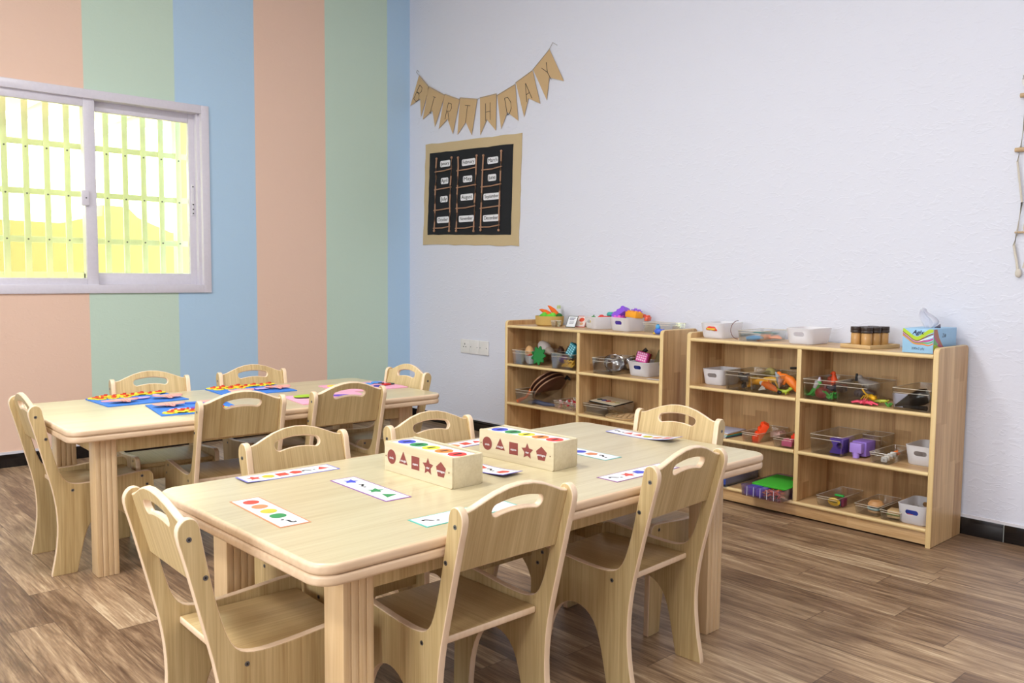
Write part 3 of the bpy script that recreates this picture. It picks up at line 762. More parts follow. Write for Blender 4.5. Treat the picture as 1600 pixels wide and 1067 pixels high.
for_blue = lambda off: [('foam_flower', 'scallop', -.115+random.uniform(-.008, .01), -.13+.037*k, k % 2, .028, YELF, k) for k in range(8)] + [('foam_flower', 'scallop', -.075, -.12+.05*k, 0, .022, YELF, k) for k in range(3)]
mat_((1.632,-2.573), R_(1), .27, .325, BLUEF, 'blue foam craft mat at the back left corner of the far table', for_blue(0)+[
 ('foam_hand', 'hand', .07, -.085, 0, .058, SALM, R_(95)), ('foam_hand', 'hand', .06, .095, 0, .060, SALM, R_(80)), ('foam_oval', 'oval', -.02, .00, 0, .034, PURF, R_(80)), ('foam_oval', 'oval', .02, .012, 1, .034, LILF, R_(95)), ('foam_oval', 'oval', -.055, .10, 0, .024, LILF, 0), ('foam_oval', 'oval', .01, -.11, 0, .036, C_(236,170,190,.7), R_(70))])
mat_((1.995,-2.485), R_(-9), .30, .30, BLUEF, 'blue foam craft mat at the front edge of the far table, half behind a chair', [('foam_flower', 'scallop', .112, -.11+.037*k, k % 2, .028, YELF, k) for k in range(7)]+[('foam_flower', 'scallop', .075, -.09+.045*k, 0, .021, YELF, k) for k in range(2)]+[
 ('foam_hand', 'hand', -.06, -.085, 0, .062, SALM, R_(95)), ('foam_oval', 'oval', .045, -.06, 0, .040, LILF, R_(85)), ('foam_oval', 'oval', .03, .02, 0, .040, PURF, R_(90)), ('foam_oval', 'oval', .028, .05, 1, .036, LILF, R_(90)), ('foam_hand', 'hand', -.05, .08, 0, .055, SALM, R_(85)), ('foam_oval', 'oval', -.1, .02, 0, .03, C_(60,110,210,.7), R_(85))])
mat_((1.655,-2.080), R_(-4), .27, .325, BLUEF, 'blue foam craft mat in the middle of the far table near the striped wall', for_blue(1)+[
 ('foam_hand', 'hand', .075, -.08, 0, .058, SALM, R_(95)), ('foam_hand', 'hand', .04, .105, 0, .056, SALM, R_(75)), ('foam_oval', 'oval', .0, .03, 0, .038, PURF, R_(85)), ('foam_oval', 'oval', .03, .04, 1, .034, LILF, R_(90)), ('foam_oval', 'oval', .0, -.05, 0, .036, LILF, R_(80)), ('foam_flower', 'scallop', -.02, .095, 0, .022, C_(246,150,100,.7), 1)])
mat_((2.095,-1.935), R_(-9), .26, .33, PINKF, 'pink foam craft mat with lime green and brown pieces, half behind a chair', [
 ('foam_leaf', 'oval', -.055, -.085, 1, .056, C_(176,214,60,.7), R_(90)), ('foam_leaf', 'oval', -.045, -.08, 0, .06, C_(60,44,36,.7), R_(92)), ('foam_patch', 'blob', .01, -.05, 0, .035, C_(240,226,224,.7), 0), ('foam_patch', 'blob', .03, -.10, 0, .02, C_(236,200,190,.7), 0),
 ('foam_patch', 'blob', .07, -.075, 0, .024, C_(120,70,52,.7), 0), ('foam_patch', 'blob', .05, -.03, 1, .02, C_(150,96,70,.7), 0), ('foam_strip', 'oval', .085, .06, 0, .06, YELF, R_(95)), ('foam_strip', 'oval', -.02, .06, 0, .04, PURF, R_(60)), ('foam_patch', 'blob', -.01, .0, 1, .022, C_(70,64,70,.7), 0)])
mat_((1.868,-1.622), R_(-4), .27, .33, PINKF, 'pink foam craft mat with blue, red and dark pieces near the room corner', [
 ('foam_patch', 'blob', -.06, -.03+.045*k, k % 2, .032, C_(92,158,232,.7), k) for k in range(4)]+[('foam_patch', 'blob', -.085, .02, 1, .018, C_(226,60,60,.7), 0), ('foam_patch', 'blob', -.09, -.01, 1, .012, YELF, 0), ('foam_patch', 'blob', -.02, -.01, 0, .03, C_(110,170,236,.7), 0), ('foam_patch', 'blob', .0, .02, 1, .02, C_(120,180,240,.7), 0), ('foam_strip', 'oval', -.08, -.11, 0, .035, YELF, R_(90)),
 ('foam_patch', 'blob', .045, .055, 0, .034, C_(44,52,160,.7), 0), ('foam_patch', 'blob', .03, .105, 1, .028, C_(222,50,46,.7), 0), ('foam_patch', 'blob', .01, .09, 2, .018, C_(30,30,40,.7), 0), ('foam_strip', 'oval', .02, .135, 1, .024, C_(40,60,60,.7), R_(20))])

# ------------------------------------------------------------------ shelf contents
def loft(m, levels, mat, close_bottom=True, M=None):
    b = bmesh.new(); R = [[b.verts.new((x, y, z)) for x, y in P_] for P_, z in levels]
    for A, B in zip(R, R[1:]):
        n = len(A)
        for j in range(n): b.faces.new((A[j], A[(j+1) % n], B[(j+1) % n], B[j]))
    b.faces.new(R[0][::-1]); b.faces.new(R[-1])
    bmesh.ops.recalc_face_normals(b, faces=b.faces[:]); m._add(b, mat, M)
def basket(loc, w_, d_, h_, label, rz=0, group='white plastic baskets', mat=None):
    """tapered white basket with a rounded slot handle in both short ends; loc = bottom centre"""
    mat = mat or M_BASKET; t_w = .0022; f = .88
    def P_(k, ins, r=.022): return rrect(w_*k-2*ins, d_*k-2*ins, max(.004, r*k-ins), 6)
    m = MB(); loft(m, [(P_(f*.93, 0), 0), (P_(f, 0), .006), (P_(1, 0), h_-.003), (P_(1, -.0012), h_-.002), (P_(1, -.0012), h_), (P_(1, t_w), h_), (P_(f, t_w), .008), (P_(f*.93, t_w), .0035)], mat)
    me = bpy.data.meshes.new('b'); m.bm.to_mesh(me); m.bm.free(); me.materials.append(mat)
    o = link('plastic_basket', me)
    cme = slabmesh([(x, z+h_*.62) for x, z in rrect(.052, .020, .0098, 6)], d_*1.3, bev=.0001, res=0); cme.transform(frame((0, 0, 0), (1, 0, 0), (0, 0, 1), (0, -1, 0)))
    oc = bpy.data.objects.new('cut', cme); COL.objects.link(oc)
    md = o.modifiers.new('b', 'BOOLEAN'); md.operation = 'DIFFERENCE'; md.object = oc; md.solver = 'EXACT'
    bpy.context.view_layer.update()
    nm = bpy.data.meshes.new_from_object(o.evaluated_get(bpy.context.evaluated_depsgraph_get()))
    o.modifiers.clear(); o.data = nm; nm.materials.clear(); nm.materials.append(mat)
    nm.polygons.foreach_set('material_index', [0]*len(nm.polygons)); smooth(nm, 40)
    bpy.data.objects.remove(oc); bpy.data.meshes.remove(me)
    o.location = loc; o.rotation_euler = (0, 0, rz)
    return tag(o, label, 'basket', group)
def bin_(x0, x1, y0, y1, z, h_, label, mat=None, group='clear plastic trays on the shelves', flare=.006):
    """clear acrylic drawer bin"""
    t = thing('clear_bin', ((x0+x1)/2, (y0+y1)/2, z), label, 'clear tray', group=group)
    w_, d_ = x1-x0, y1-y0; f = flare; q = .0020
    def P_(k, ins): return rrect(w_-2*ins-2*f*(1-k), d_-2*ins-2*f*(1-k), .006, 3)
    m = MB(); loft(m, [(P_(0, 0), 0), (P_(1, 0), h_), (P_(1, q), h_), (P_(0, q), q)], mat or M_CLEAR); m.build('bin_body', t)
    m = MB(); lp = P_(1, q/2); m.tube([(a, b, h_+.0003) for a, b in lp], .0011, M_CLEARE, closed=True, n=6)
    zz = h_*.80; kk = zz/h_; m.tube([(-(w_/2-f*(1-kk)-.006), -(d_/2-f*(1-kk))-.0006, zz), ((w_/2-f*(1-kk)-.006), -(d_/2-f*(1-kk))-.0006, zz)], .0009, M_CLEARE, n=6)
    m.build('rim', t); return t
def put(name, m, loc, label, cat, rz=0, group=None, rot=None, ang=50):
    o = m.build(name, ang=ang, loc=loc, rot=rot or (0, 0, rz)); return tag(o, label, cat, group)
def brick(cols, n, loc, label, rot=(0, 0, 0), s_=.028, h_=.026, col=None):
    """studded toy building brick, n = (nx, ny)"""
    m = MB(); col = C_(*cols, .35); W_, D_ = n[0]*s_, n[1]*s_
    m.box((-W_/2, -D_/2, 0), (W_/2, D_/2, h_), col, .002)
    for i in range(n[0]):
        for j in range(n[1]): m.cyl((-W_/2+s_*(i+.5), -D_/2+s_*(j+.5), h_), (-W_/2+s_*(i+.5), -D_/2+s_*(j+.5), h_+.007), s_*.33, col, n=16)
    return put('building_brick', m, loc, label, 'toy brick', rot=rot, group='toy building bricks', ang=30)
TP, S1, S2, S3 = .776, .542, .306, .076

# left shelf, top
fb = MB(); k_ = 1.0
prof = [(.0, .0), (.075, 0), (.084, .006), (.088, .03), (.090, .058), (.086, .058), (.082, .03), (.076, .008), (.0, .006)]
fb.lathe(prof, plain('ochre felt', (206,170,98), .9, bump=.3, bscale=300), sx=1, sy=.78)
tag(fb.build('felt_basket', loc=(1.645, -.16, TP), rot=(0, 0, R_(20))), 'ochre felt basket holding felt carrots and leaves at the left end of the left shelf', 'basket')
def carrot(loc, rot, label):
    m = MB(); m.tube([(0, 0, 0), (.012, 0, 0), (.05, 0, .004), (.085, 0, .004), (.105, 0, 0)], [.006, .017, .015, .008, .002], C_(240,110,30,.8), n=14)
    put('felt_carrot', m, loc, label, 'toy carrot', rot=rot, group='felt carrots in the ochre basket')
carrot((1.692, -.14, TP+.062), (0, R_(-32), R_(176)), 'upper orange felt carrot pointing up left out of the ochre basket')
carrot((1.672, -.175, TP+.062), (0, R_(-18), R_(180)), 'lower orange felt carrot just beneath the other one')
for k, (x, y, r_, c_) in enumerate(((1.625, -.185, .036, (96,196,50)), (1.665, -.170, .034, (110,210,60)), (1.60, -.150, .028, (70,150,50)), (1.700, -.135, .026, (50,110,40)))):
    m = MB()
    m.ball((0, 0, 0), (r_, r_*.8, .024), C_(*c_, .8), n=18); m.ball((.012, -.006, .006), (r_*.6, r_*.5, .024), C_(*[min(255, v_+10) for v_ in c_], .8), n=14)
    put('felt_leaf', m, (x, y, TP+.052), ('bright green felt leaf bundle at the left front of the ochre basket', 'light green felt leaf bundle in the middle of the ochre basket', 'mid green felt leaf at the back left of the ochre basket', 'dark green felt leaf at the right of the ochre basket')[k], 'toy leaf', group='felt leaves in the ochre basket', rot=(R_(12), R_(8*(k-1)), k))
m = MB(); m.lathe([(0, 0), (.020, 0), (.021, .06), (.017, .066), (.017, .09), (.012, .098), (.009, .112), (0, .114)], C_(230,234,236,.5))
m.lathe([(.0215, .02), (.0218, .022), (.0218, .052), (.0215, .054)], C_(120,170,80)); m.lathe([(0, .098), (.013, .099), (.012, .118), (0, .120)], C_(196,212,150))
put('toy_bottle', m, (1.61, -.045, TP), 'small white bottle with pale green cap standing behind the ochre basket', 'bottle')
bin_(1.725, 1.775, -.235, -.185, TP, .036, 'tiny clear box right beside the ochre felt basket')
def flashcard(loc, rot, col, inner, label, kind):
    m = MB(); m.box((-.030, -.0008, 0), (.030, .0008, .085), C_(*col)); m.box((-.027, -.0011, .004), (.027, -.0008, .081), C_(*inner))
    if kind == 'text':
        for k in range(3): m.box((-.018, -.0014, .068-.006*k), (.018-.004*k, -.0011, .071-.006*k), C_(70,70,110))
        for k in range(4): m.box((-.014, -.0014, .044-.006*k), (.014, -.0011, .046-.006*k), C_(120,120,130))
    else:
        m.face([(a, -.0014, b) for a, b in chaikin(ngon(7, .017, 0, 0, .055), 1)], C_(232,84,52)); m.face([(a, -.0014, b) for a, b in ngon(12, .011, 0, .004, .025)], C_(224,170,130))
    put('flash_card', m, loc, label, 'card', rot=rot, group='flash cards on the left shelf top')
flashcard((1.845, -.19, TP), (R_(-42), 0, R_(22)), (60,70,60), (236,238,240), 'dark-edged white flash card with lines of text, leaning by the ochre basket', 'text')
flashcard((1.865, -.13, TP), (R_(-42), 0, R_(22)), (200,60,60), (240,222,214), 'red-edged flash card with a red picture, leaning behind the white text card', 'pic')
flashcard((1.885, -.075, TP), (R_(-42), 0, R_(22)), (180,186,110), (236,234,220), 'yellow-green edged flash card, rearmost beside the smaller basket', 'text')
basket((2.035, -.125, TP), .135, .175, .070, 'white basket with a lemon in its handle hole, left of the heaped brick basket', R_(-24))
m = MB(); m.ball((0, 0, 0), (.026, .018, .018), C_(240,206,30), n=18); m.ball((.026, 0, 0), (.006, .005, .005), C_(240,206,30), n=8); put('toy_lemon', m, (2.010, -.165, TP+.042), 'yellow toy lemon seen through the basket handle hole', 'toy lemon', rz=.4)
m = MB(); m.ball((0, 0, 0), (.018, .014, .012), C_(40,150,60), n=14); m.tube([(.0, 0, .008), (.004, 0, .018)], .003, C_(60,110,40)); put('toy_pepper', m, (1.995, -.155, TP+.060), 'green toy vegetable above the lemon in the smaller basket', 'toy vegetable')
m = MB(); m.box((-.035, -.022, -.006), (.035, .022, .006), C_(226,60,46), .005); m.ball((-.02, 0, .006), (.014, .012, .008), C_(226,60,46)); put('toy_tomato_slice', m, (2.045, -.115, TP+.066), 'flat red toy piece on top of the smaller white basket', 'toy food', rz=.3)
m = MB(); m.ball((0, 0, 0), (.020, .016, .014), C_(60,170,160), n=14); m.ball((.012, .004, .006), (.010, .009, .008), C_(60,170,160), n=10); put('toy_turtle', m, (2.065, -.095, TP+.082), 'small teal toy on the red piece in the smaller basket', 'toy')
basket((2.25, -.140, TP), .150, .185, .074, 'white basket heaped with large purple and orange bricks', R_(-6))
brick((146,84,226), (3, 2), (2.215, -.165, TP+.078), 'purple brick tilted up on top of the heaped brick basket', (R_(-20), R_(-34), R_(10)), .030, .034)
brick((252,168,30), (3, 2), (2.290, -.155, TP+.074), 'yellow-orange brick lying on the right of the heaped brick basket', (R_(-4), R_(3), R_(-8)), .028, .030)
brick((240,96,60), (3, 2), (2.300, -.090, TP+.062), 'red-orange brick behind the yellow-orange one in the heaped basket', (0, R_(10), R_(14)), .026, .022)
brick((236,96,206), (2, 2), (2.205, -.175, TP+.052), 'magenta brick under the purple brick at the basket rim', (0, R_(-4), 0), .028, .026)
brick((166,110,232), (2, 2), (2.245, -.085, TP+.080), 'lilac brick at the back of the heaped brick basket', (R_(10), R_(12), 0), .026, .03)
brick((70,40,150), (2, 1), (2.235, -.212, TP+.036), 'dark violet brick seen through the handle hole of the heaped basket', (0, 0, R_(-6)), .022, .020)
bin_(2.36, 2.56, -.17, -.045, TP, .052, 'long clear tray behind the blue bird toy at the right end of the left shelf')
m = MB(); m.ball((0, 0, .016), (.024, .016, .016), C_(70,110,220), n=18); m.ball((-.004, 0, .038), (.013, .012, .013), C_(86,170,226), n=16); m.tube([(-.016, 0, .038), (-.024, 0, .036)], [.004, .001], C_(240,180,50)); m.ball((-.022, 0, .006), (.010, .010, .006), C_(240,200,60)); m.tube([(.018, 0, .018), (.034, 0, .026)], [.009, .004], C_(60,90,210)); m.cyl((-.004, 0, .048), (-.004, 0, .054), .006, C_(60,150,190))
put('toy_bird', m, (2.545, -.265, TP), 'blue toy bird at the front right corner of the left shelf top', 'toy bird', rz=.1)
m = MB(); m.box((-.03, -.014, 0), (.03, .014, .020), C_(226,90,100), .006); m.box((.018, -.015, .002), (.034, .015, .022), C_(86,110,210), .005); put('toy_boat', m, (2.55, -.20, TP), 'small red and blue toy just behind the toy bird', 'toy')

# left shelf, upper left cubby
bin_(1.475, 1.635, -.312, -.05, S1, .084, 'clear tray with white cup and green leaf, upper left cubby of the left shelf')
m = MB(); m.ball((0, 0, .055), (.030, .026, .046), C_(226,176,120), n=20); put('plush_egg', m, (1.515, -.20, S1+.006), 'tan plush egg shape at the far left of the upper left cubby', 'plush toy')
m = MB(); m.ball((0, 0, .03), (.038, .030, .034), C_(238,214,216), n=20); m.ball((.026, .01, .07), (.050, .036, .034), C_(232,222,218), n=20, rot=(0, .5, 0)); m.ball((.07, .01, .05), (.036, .03, .022), C_(214,200,186), n=16, rot=(0, .6, 0))
put('plush_rabbit', m, (1.560, -.15, S1+.03), 'pale pink and white plush toy leaning over the white cup', 'plush toy')
m = MB(); m.lathe([(0, 0), (.022, 0), (.034, .02), (.038, .05), (.036, .05), (.031, .022), (.02, .004), (0, .004)], C_(226,232,240)); m.tube([(-.01, -.02, .052), (.02, -.01, .056)], .006, C_(226,70,50)); put('toy_cup', m, (1.580, -.25, S1+.004), 'white toy cup with a red strip in the clear tray', 'toy cup')
m = MB(); me = slabmesh([(.045*(1+.16*math.cos(9*a))*math.cos(a), .050*(1+.16*math.cos(9*a))*math.sin(a)) for a in [2*PI*i/72 for i in range(72)]], .012, bev=.003, res=2); m.mesh(me, frame((0, 0, .060), (1, 0, 0), (0, 0, 1), (0, -1, 0)), [C_(40,130,64,.9)])
put('felt_clover', m, (1.665, -.275, S1), 'green scalloped felt leaf standing in front of the brown paper basket', 'toy leaf', rot=(R_(-8), 0, R_(10)))
m = MB(); loft(m, [(rrect(.12, .10, .03), 0), (rrect(.13, .11, .03), .05), (rrect(.13, .11, .03), .062), (rrect(.122, .102, .03), .062), (rrect(.115, .095, .03), .006)], C_(166,122,84,.8)); put('brown_basket', m, (1.735, -.12, S1), 'brown basket holding pine cones behind the green felt leaf', 'basket')
for k, (x, y) in enumerate(((1.715, -.13), (1.760, -.105))):
    m = MB(); m.ball((0, 0, .02), (.022, .022, .028), C_(76,46,32), n=12)
    for a in range(26): m.tube([(0, 0, .0+.0018*a), (.027*math.cos(a*2.4)*(1-a/40), .027*math.sin(a*2.4)*(1-a/40), .004+.0018*a)], [.005, .003], C_(90,56,40), n=6)
    put('pine_cone', m, (x, y, S1+.062), ('dark brown pine cone on the left of the brown basket', 'dark brown pine cone on the right of the brown basket')[k], 'pine cone', group='pine cones in the brown basket')
m = MB(); m.ball((0, 0, 0), .030, C_(34,40,84), n=20); m.cyl((0, 0, -.05), (0, 0, -.02), .005, C_(190,190,210)); put('toy_maraca', m, (1.855, -.11, S1+.09), 'round dark navy toy on a stick behind the teal box', 'toy')
bin_(1.805, 1.985, -.312, -.05, S1, .088, 'clear tray with yellow and purple pieces, right part of the upper left cubby')
m = MB(); m.box((-.03, -.02, -.038), (.03, .02, .038), C_(34,120,136), .003)
for i in range(5):
    for j in range(3): m.box((-.024+.018*j, -.0212, -.030+.013*i), (-.012+.018*j, -.0198, -.022+.013*i), C_(150,214,226))
put('teal_lattice_box', m, (1.915, -.235, S1+.105), 'teal box with pale lattice windows tilted in the clear tray', 'toy box', rot=(R_(-14), R_(24), R_(-10)))
m = MB(); m.ball((0, 0, 0), (.048, .04, .07), C_(30,76,46), n=20); put('green_pouch', m, (1.952, -.13, S1+.082), 'dark green rounded pouch in the corner of the upper left cubby', 'pouch')
m = MB(); m.ball((0, 0, 0), (.030, .024, .020), C_(96,50,120), n=16); m.ball((.02, 0, .006), (.018, .014, .016), C_(110,60,130), n=12); put('toy_grapes', m, (1.845, -.25, S1+.050), 'purple toy piece in the clear tray beside the teal box', 'toy food')
m = MB()
for k in range(7): m.tube([(-.04+.012*k, -.01, .004), (-.03+.012*k, .012, .020+.006*(k % 3)), (-.022+.012*k, -.004, .04-.005*(k % 2))], .006, C_(240,190,30), n=7)
put('toy_bananas', m, (1.900, -.262, S1+.008), 'yellow toy bunch at the bottom of the clear tray under the teal box', 'toy food')
# left shelf, upper right cubby
bin_(2.125, 2.275, -.312, -.05, S1, .086, 'clear tray of steel play pans in the upper right cubby of the left shelf')
STEEL = plain('polished steel', (200,200,204), .16, metal=1)
for k, (x, y, r_, ry, lab) in enumerate(((2.200, -.215, .056, 38, 'polished steel toy bowl tilted at the front of the clear tray'), (2.262, -.13, .050, -20, 'second steel toy bowl leaning behind the front one'))):
    m = MB(); m.lathe([(0, 0), (r_*.6, .002), (r_*.92, .02), (r_, .045), (r_*1.08, .047), (r_*.97, .043), (r_*.88, .02), (r_*.56, .005), (0, .003)], STEEL, n=32)
    put('steel_bowl', m, (x, y, S1+.028), lab, 'bowl', rot=(R_(28), R_(ry), 0), group='steel play bowls')
m = MB()
for k in range(5): m.tube([(-.05+.01*k, -.02+.012*k, .004), (.02+.012*k, .004*k, .008+.004*k)], .003, STEEL, n=6); m.ball((-.052+.01*k, -.022+.012*k, .006), (.011, .007, .003), STEEL, n=10)
put('steel_spoons', m, (2.20, -.27, S1+.006), 'small steel utensils at the front of the pan tray', 'utensils')
m = MB(); m.tube([(0, 0, 0), (.03, .02, .03)], [.01, .012], M_BLACK); m.ball((0, 0, 0), (.024, .02, .022), C_(28,24,36), n=16); put('black_ball', m, (2.312, -.12, S1+.105), 'round black knob peeking out beside the pink lattice box', 'toy')
basket((2.40, -.155, S1), .150, .190, .078, 'white basket with a pink lattice box in the upper right cubby of the left shelf', R_(-4))
m = MB(); m.box((-.034, -.018, -.028), (.034, .018, .028), C_(232,90,170), .003)
for i in range(4):
    for j in range(5): m.box((-.028+.012*j, -.0192, -.020+.012*i), (-.020+.012*j, -.0178, -.012+.012*i), C_(252,210,236))
m.box((-.036, .0, -.03), (.036, .020, .03), C_(150,30,40), .003)
put('pink_lattice_box', m, (2.385, -.185, S1+.098), 'pink lattice box with a red back tilted on the white basket', 'toy box', rot=(R_(-12), R_(10), R_(6)))
m = MB(); m.box((-.03, -.03, -.04), (.03, .03, .04), C_(110,98,60), .006); put('olive_box', m, (2.475, -.13, S1+.098), 'olive brown box standing at the right of the white basket', 'toy box', rot=(0, R_(20), R_(12)))
m = MB(); m.cyl((0, 0, 0), (0, 0, .05), .024, C_(40,56,140), r2=.028, n=24); put('navy_cup', m, (2.360, -.205, S1+.012), 'navy blue cup seen through the handle hole of the basket', 'cup')
m = MB(); m.box((-.05, -.012, 0), (.05, .012, .001), M_WHITE); put('paper_slip', m, (2.545, -.28, S1), 'thin white paper slip on the board beside the white basket', 'paper', rz=.1)
# left shelf, middle cubbies
bin_(1.492, 1.652, -.300, -.045, S2, .080, 'clear tray holding brown discs in the middle left cubby')
DISC = plain('brown leatherette', (104,66,52), .45)
nz_ = Vector((.673, .02, -.69)).normalized(); dx_ = Vector((.571, .613, .54)); dx_ = (dx_-nz_*dx_.dot(nz_)).normalized(); dy_ = nz_.cross(dx_)
for k in range(3):
    m = MB(); m.lathe([(0, -.004), (.106, -.004), (.110, 0), (.106, .004), (0, .004)], DISC, n=48); m.lathe([(.1065, .0035), (.1095, .0055), (.1115, 0), (.1065, -.0045)], C_(176,134,104), n=48)
    o = put('brown_disc', m, (0, 0, 0), ('rearmost brown disc, its rim showing at the upper left', 'middle brown disc of the three leaning together', 'front brown disc of the three, showing its whole face')[k], 'disc', group='brown discs in the middle left cubby')
    o.matrix_world = frame(Vector((1.668, -.17, .402))-nz_*.026*(2-k), dx_, dy_, nz_)
m = MB(); m.tube([(-.07, -.02, .004), (-.05, -.012, .016), (-.02, 0, .03), (.0, .01, .062), (.012, .012, .086)], [.012, .011, .007, .009, .006], C_(240,112,40), n=12); put('orange_strap', m, (1.575, -.265, S2+.003), 'orange curved handle sticking out in front of the brown discs', 'handle')
m = MB(); m.tube([(-.09, 0, .006), (-.03, .012, .012), (.05, .0, .008), (.12, .02, .008)], [.008, .014, .014, .008], C_(70,76,100), n=10); put('grey_cloth', m, (1.665, -.26, S2+.001), 'dark blue-grey cloth lying under the brown discs', 'cloth')
m = MB(); m.tube([(0, 0, 0), (.012, 0, .016), (.032, 0, .004), (.04, 0, 0)], [.008, .010, .008, .003], M_BLACK); put('black_toy', m, (1.742, -.115, S2+.150), 'small black tip at the top right of the brown discs', 'toy')
bin_(1.795, 1.985, -.275, -.10, S2, .044, 'low clear tray of red and white wrapped candies in the middle left cubby')
m = MB()
for k in range(46):
    x, y, z = random.uniform(-.08, .08), random.uniform(-.075, .075), random.uniform(.006, .034)
    m.box((x-.014, y-.005, z-.004), (x+.014, y+.005, z+.004), C_(*random.choice([(220,60,70), (240,180,190), (244,236,238), (200,40,56)])), .002, M=Matrix.Translation((x, y, z)) @ Euler((random.uniform(-1, 1), random.uniform(-1, 1), random.uniform(0, 3))).to_matrix().to_4x4() @ Matrix.Translation((-x, -y, -z)))
o = put('wrapped_candies', m, (1.890, -.19, S2+.002), 'red and white wrapped pieces heaped in a low clear tray', 'candies'); o['kind'] = 'stuff'
bin_(2.045, 2.235, -.292, -.06, S2, .058, 'clear tray under the paint palette in the middle right cubby')
m = MB(); m.box((-.10, -.075, -.002), (.10, .075, .004), M_BLACK, .001); m.box((-.096, -.071, .004), (.096, .071, .006), C_(226,216,190))
for k, c_ in enumerate(((30,70,50), (50,60,140), (170,40,40), (206,170,120), (190,180,130))): m.cyl((-.068+.034*k, -.02, .006), (-.068+.034*k, -.02, .0075), .0155, C_(*c_), n=24)
put('paint_palette', m, (2.150, -.17, S2+.066), 'black-edged palette with green, blue and red paint wells on a clear tray', 'palette', rot=(R_(5), R_(2), R_(-3)))
m = MB(); hol = []
for i in range(-2, 3):
    for j in range(-2, 3):
        x, y = i*.034+(j % 2)*.017, j*.0295
        if x*x+y*y < .075**2: hol.append(ngon(6, .0165, 90, x, y))
me = slabmesh(ngon(48, .108), .007, holes=hol, bev=.0012, res=1); m.mesh(me, Matrix.Translation((0, 0, .0037)), [C_(214,184,138), C_(196,160,112)])
put('honeycomb_trivet', m, (2.285, -.205, S2), 'round light wood trivet with honeycomb cut-outs', 'trivet')

# right shelf, top
basket((2.872, -.180, TP), .135, .190, .076, 'white basket at the left end of the right shelf top', 0)
m = MB(); m.tube([(-.03, 0, 0), (-.01, 0, .008), (.015, 0, .003), (.032, 0, -.004)], [.010, .013, .013, .008], C_(226,70,40), n=12); m.tube([(-.024, -.008, .002), (.022, -.010, 0)], .006, C_(232,190,60), n=8); put('toy_hot_dog', m, (2.872, -.262, TP+.044), 'red and yellow toy seen through the handle hole of the leftmost basket', 'toy food')
m = MB(); m.tube([(.0+.0*math.cos(a), -.045*math.cos(a), .045+.045*math.sin(a)) for a in [R_(-88+176*i/16) for i in range(17)]], .0016, C_(110,60,60), n=6)
put('wire_hoop', m, (2.985, -.21, TP-.0), 'thin dark wire hoop standing against the leftmost white basket', 'wire', rz=R_(-20))
bin_(3.03, 3.155, -.290, -.05, TP, .048, 'long low clear tray between the two white baskets on the right shelf top')
m = MB(); m.box((-.055, -.03, 0), (.055, .03, .008), C_(96,160,166), .003); put('teal_pad', m, (3.085, -.12, TP+.028), 'flat teal pad in the long clear tray', 'pad')
m = MB(); m.tube([(-.04, 0, .006), (.0, 0, .010), (.045, .004, .012)], [.008, .012, .006], C_(120,170,214), n=10); put('blue_brush', m, (3.085, -.23, TP+.003), 'small light blue piece at the front of the long clear tray', 'toy')
m = MB(); m.tube([(-.045, 0, .004), (-.01, 0, .012), (.02, 0, .016)], [.009, .013, .011], C_(226,164,136), n=12)
for k in range(4): m.tube([(.018, -.010+.007*k, .014), (.05, -.016+.011*k, .014+.002*k), (.068, -.018+.012*k, .010)], [.005, .0045, .003], C_(226,164,136), n=8)
put('toy_hand', m, (3.135, -.205, TP+.004), 'skin coloured wooden hand shape resting in the long clear tray', 'toy hand', rz=R_(25))
basket((3.335, -.178, TP), .135, .190, .072, 'nearly empty translucent white basket in the middle of the right shelf top', 0)
o = MB(); o.box((-.04, -.05, 0), (.04, .05, .012), C_(236,170,150), .004); put('peach_cloth', o, (3.345, -.16, TP+.006), 'peach coloured cloth lying in the bottom of the nearly empty basket', 'cloth')
TR_ = (3.617, -.172); m = MB()
m.box((-.072, -.095, 0), (.072, .095, .004), W_BOX)
for a in ((-.076, -.099, -.070, .099), (.070, -.099, .076, .099), (-.070, -.099, .070, -.093), (-.070, .093, .070, .099)): m.box((a[0], a[1], 0), (a[2], a[3], .016), C_(214,180,128), .001)
put('jar_tray', m, (TR_[0], TR_[1], TP), 'small wooden tray carrying six black-capped spice jars', 'tray', rz=R_(-12))
GLJ = plain('ground spice', (206,154,86), .5, coat=.6)
jl = ['front left', 'front right', 'middle left', 'middle right', 'back left', 'back right']
for k in range(6):
    i, j = k % 2, k//2; a = R_(-12); lx, ly = -.026+.052*i, -.058+.056*j
    x, y = TR_[0]+lx*math.cos(a)-ly*math.sin(a), TR_[1]+lx*math.sin(a)+ly*math.cos(a)
    t = thing('spice_jar', (x, y, TP+.0045), 'spice jar with black lid, %s one in the wooden tray' % jl[k], 'jar', group='black-lidded spice jars in the wooden tray')
    m = MB(); m.lathe([(0, 0), (.020, 0), (.0215, .003), (.0215, .056), (.018, .062), (0, .062)], GLJ, n=24); m.build('glass_body', t)
    m = MB(); m.lathe([(0, .060), (.0235, .060), (.0240, .062), (.0240, .069), (.0228, .071), (.0240, .073), (.0240, .084), (.0232, .086), (0, .086)], C_(58,44,38,.4), n=24); m.build('lid', t)
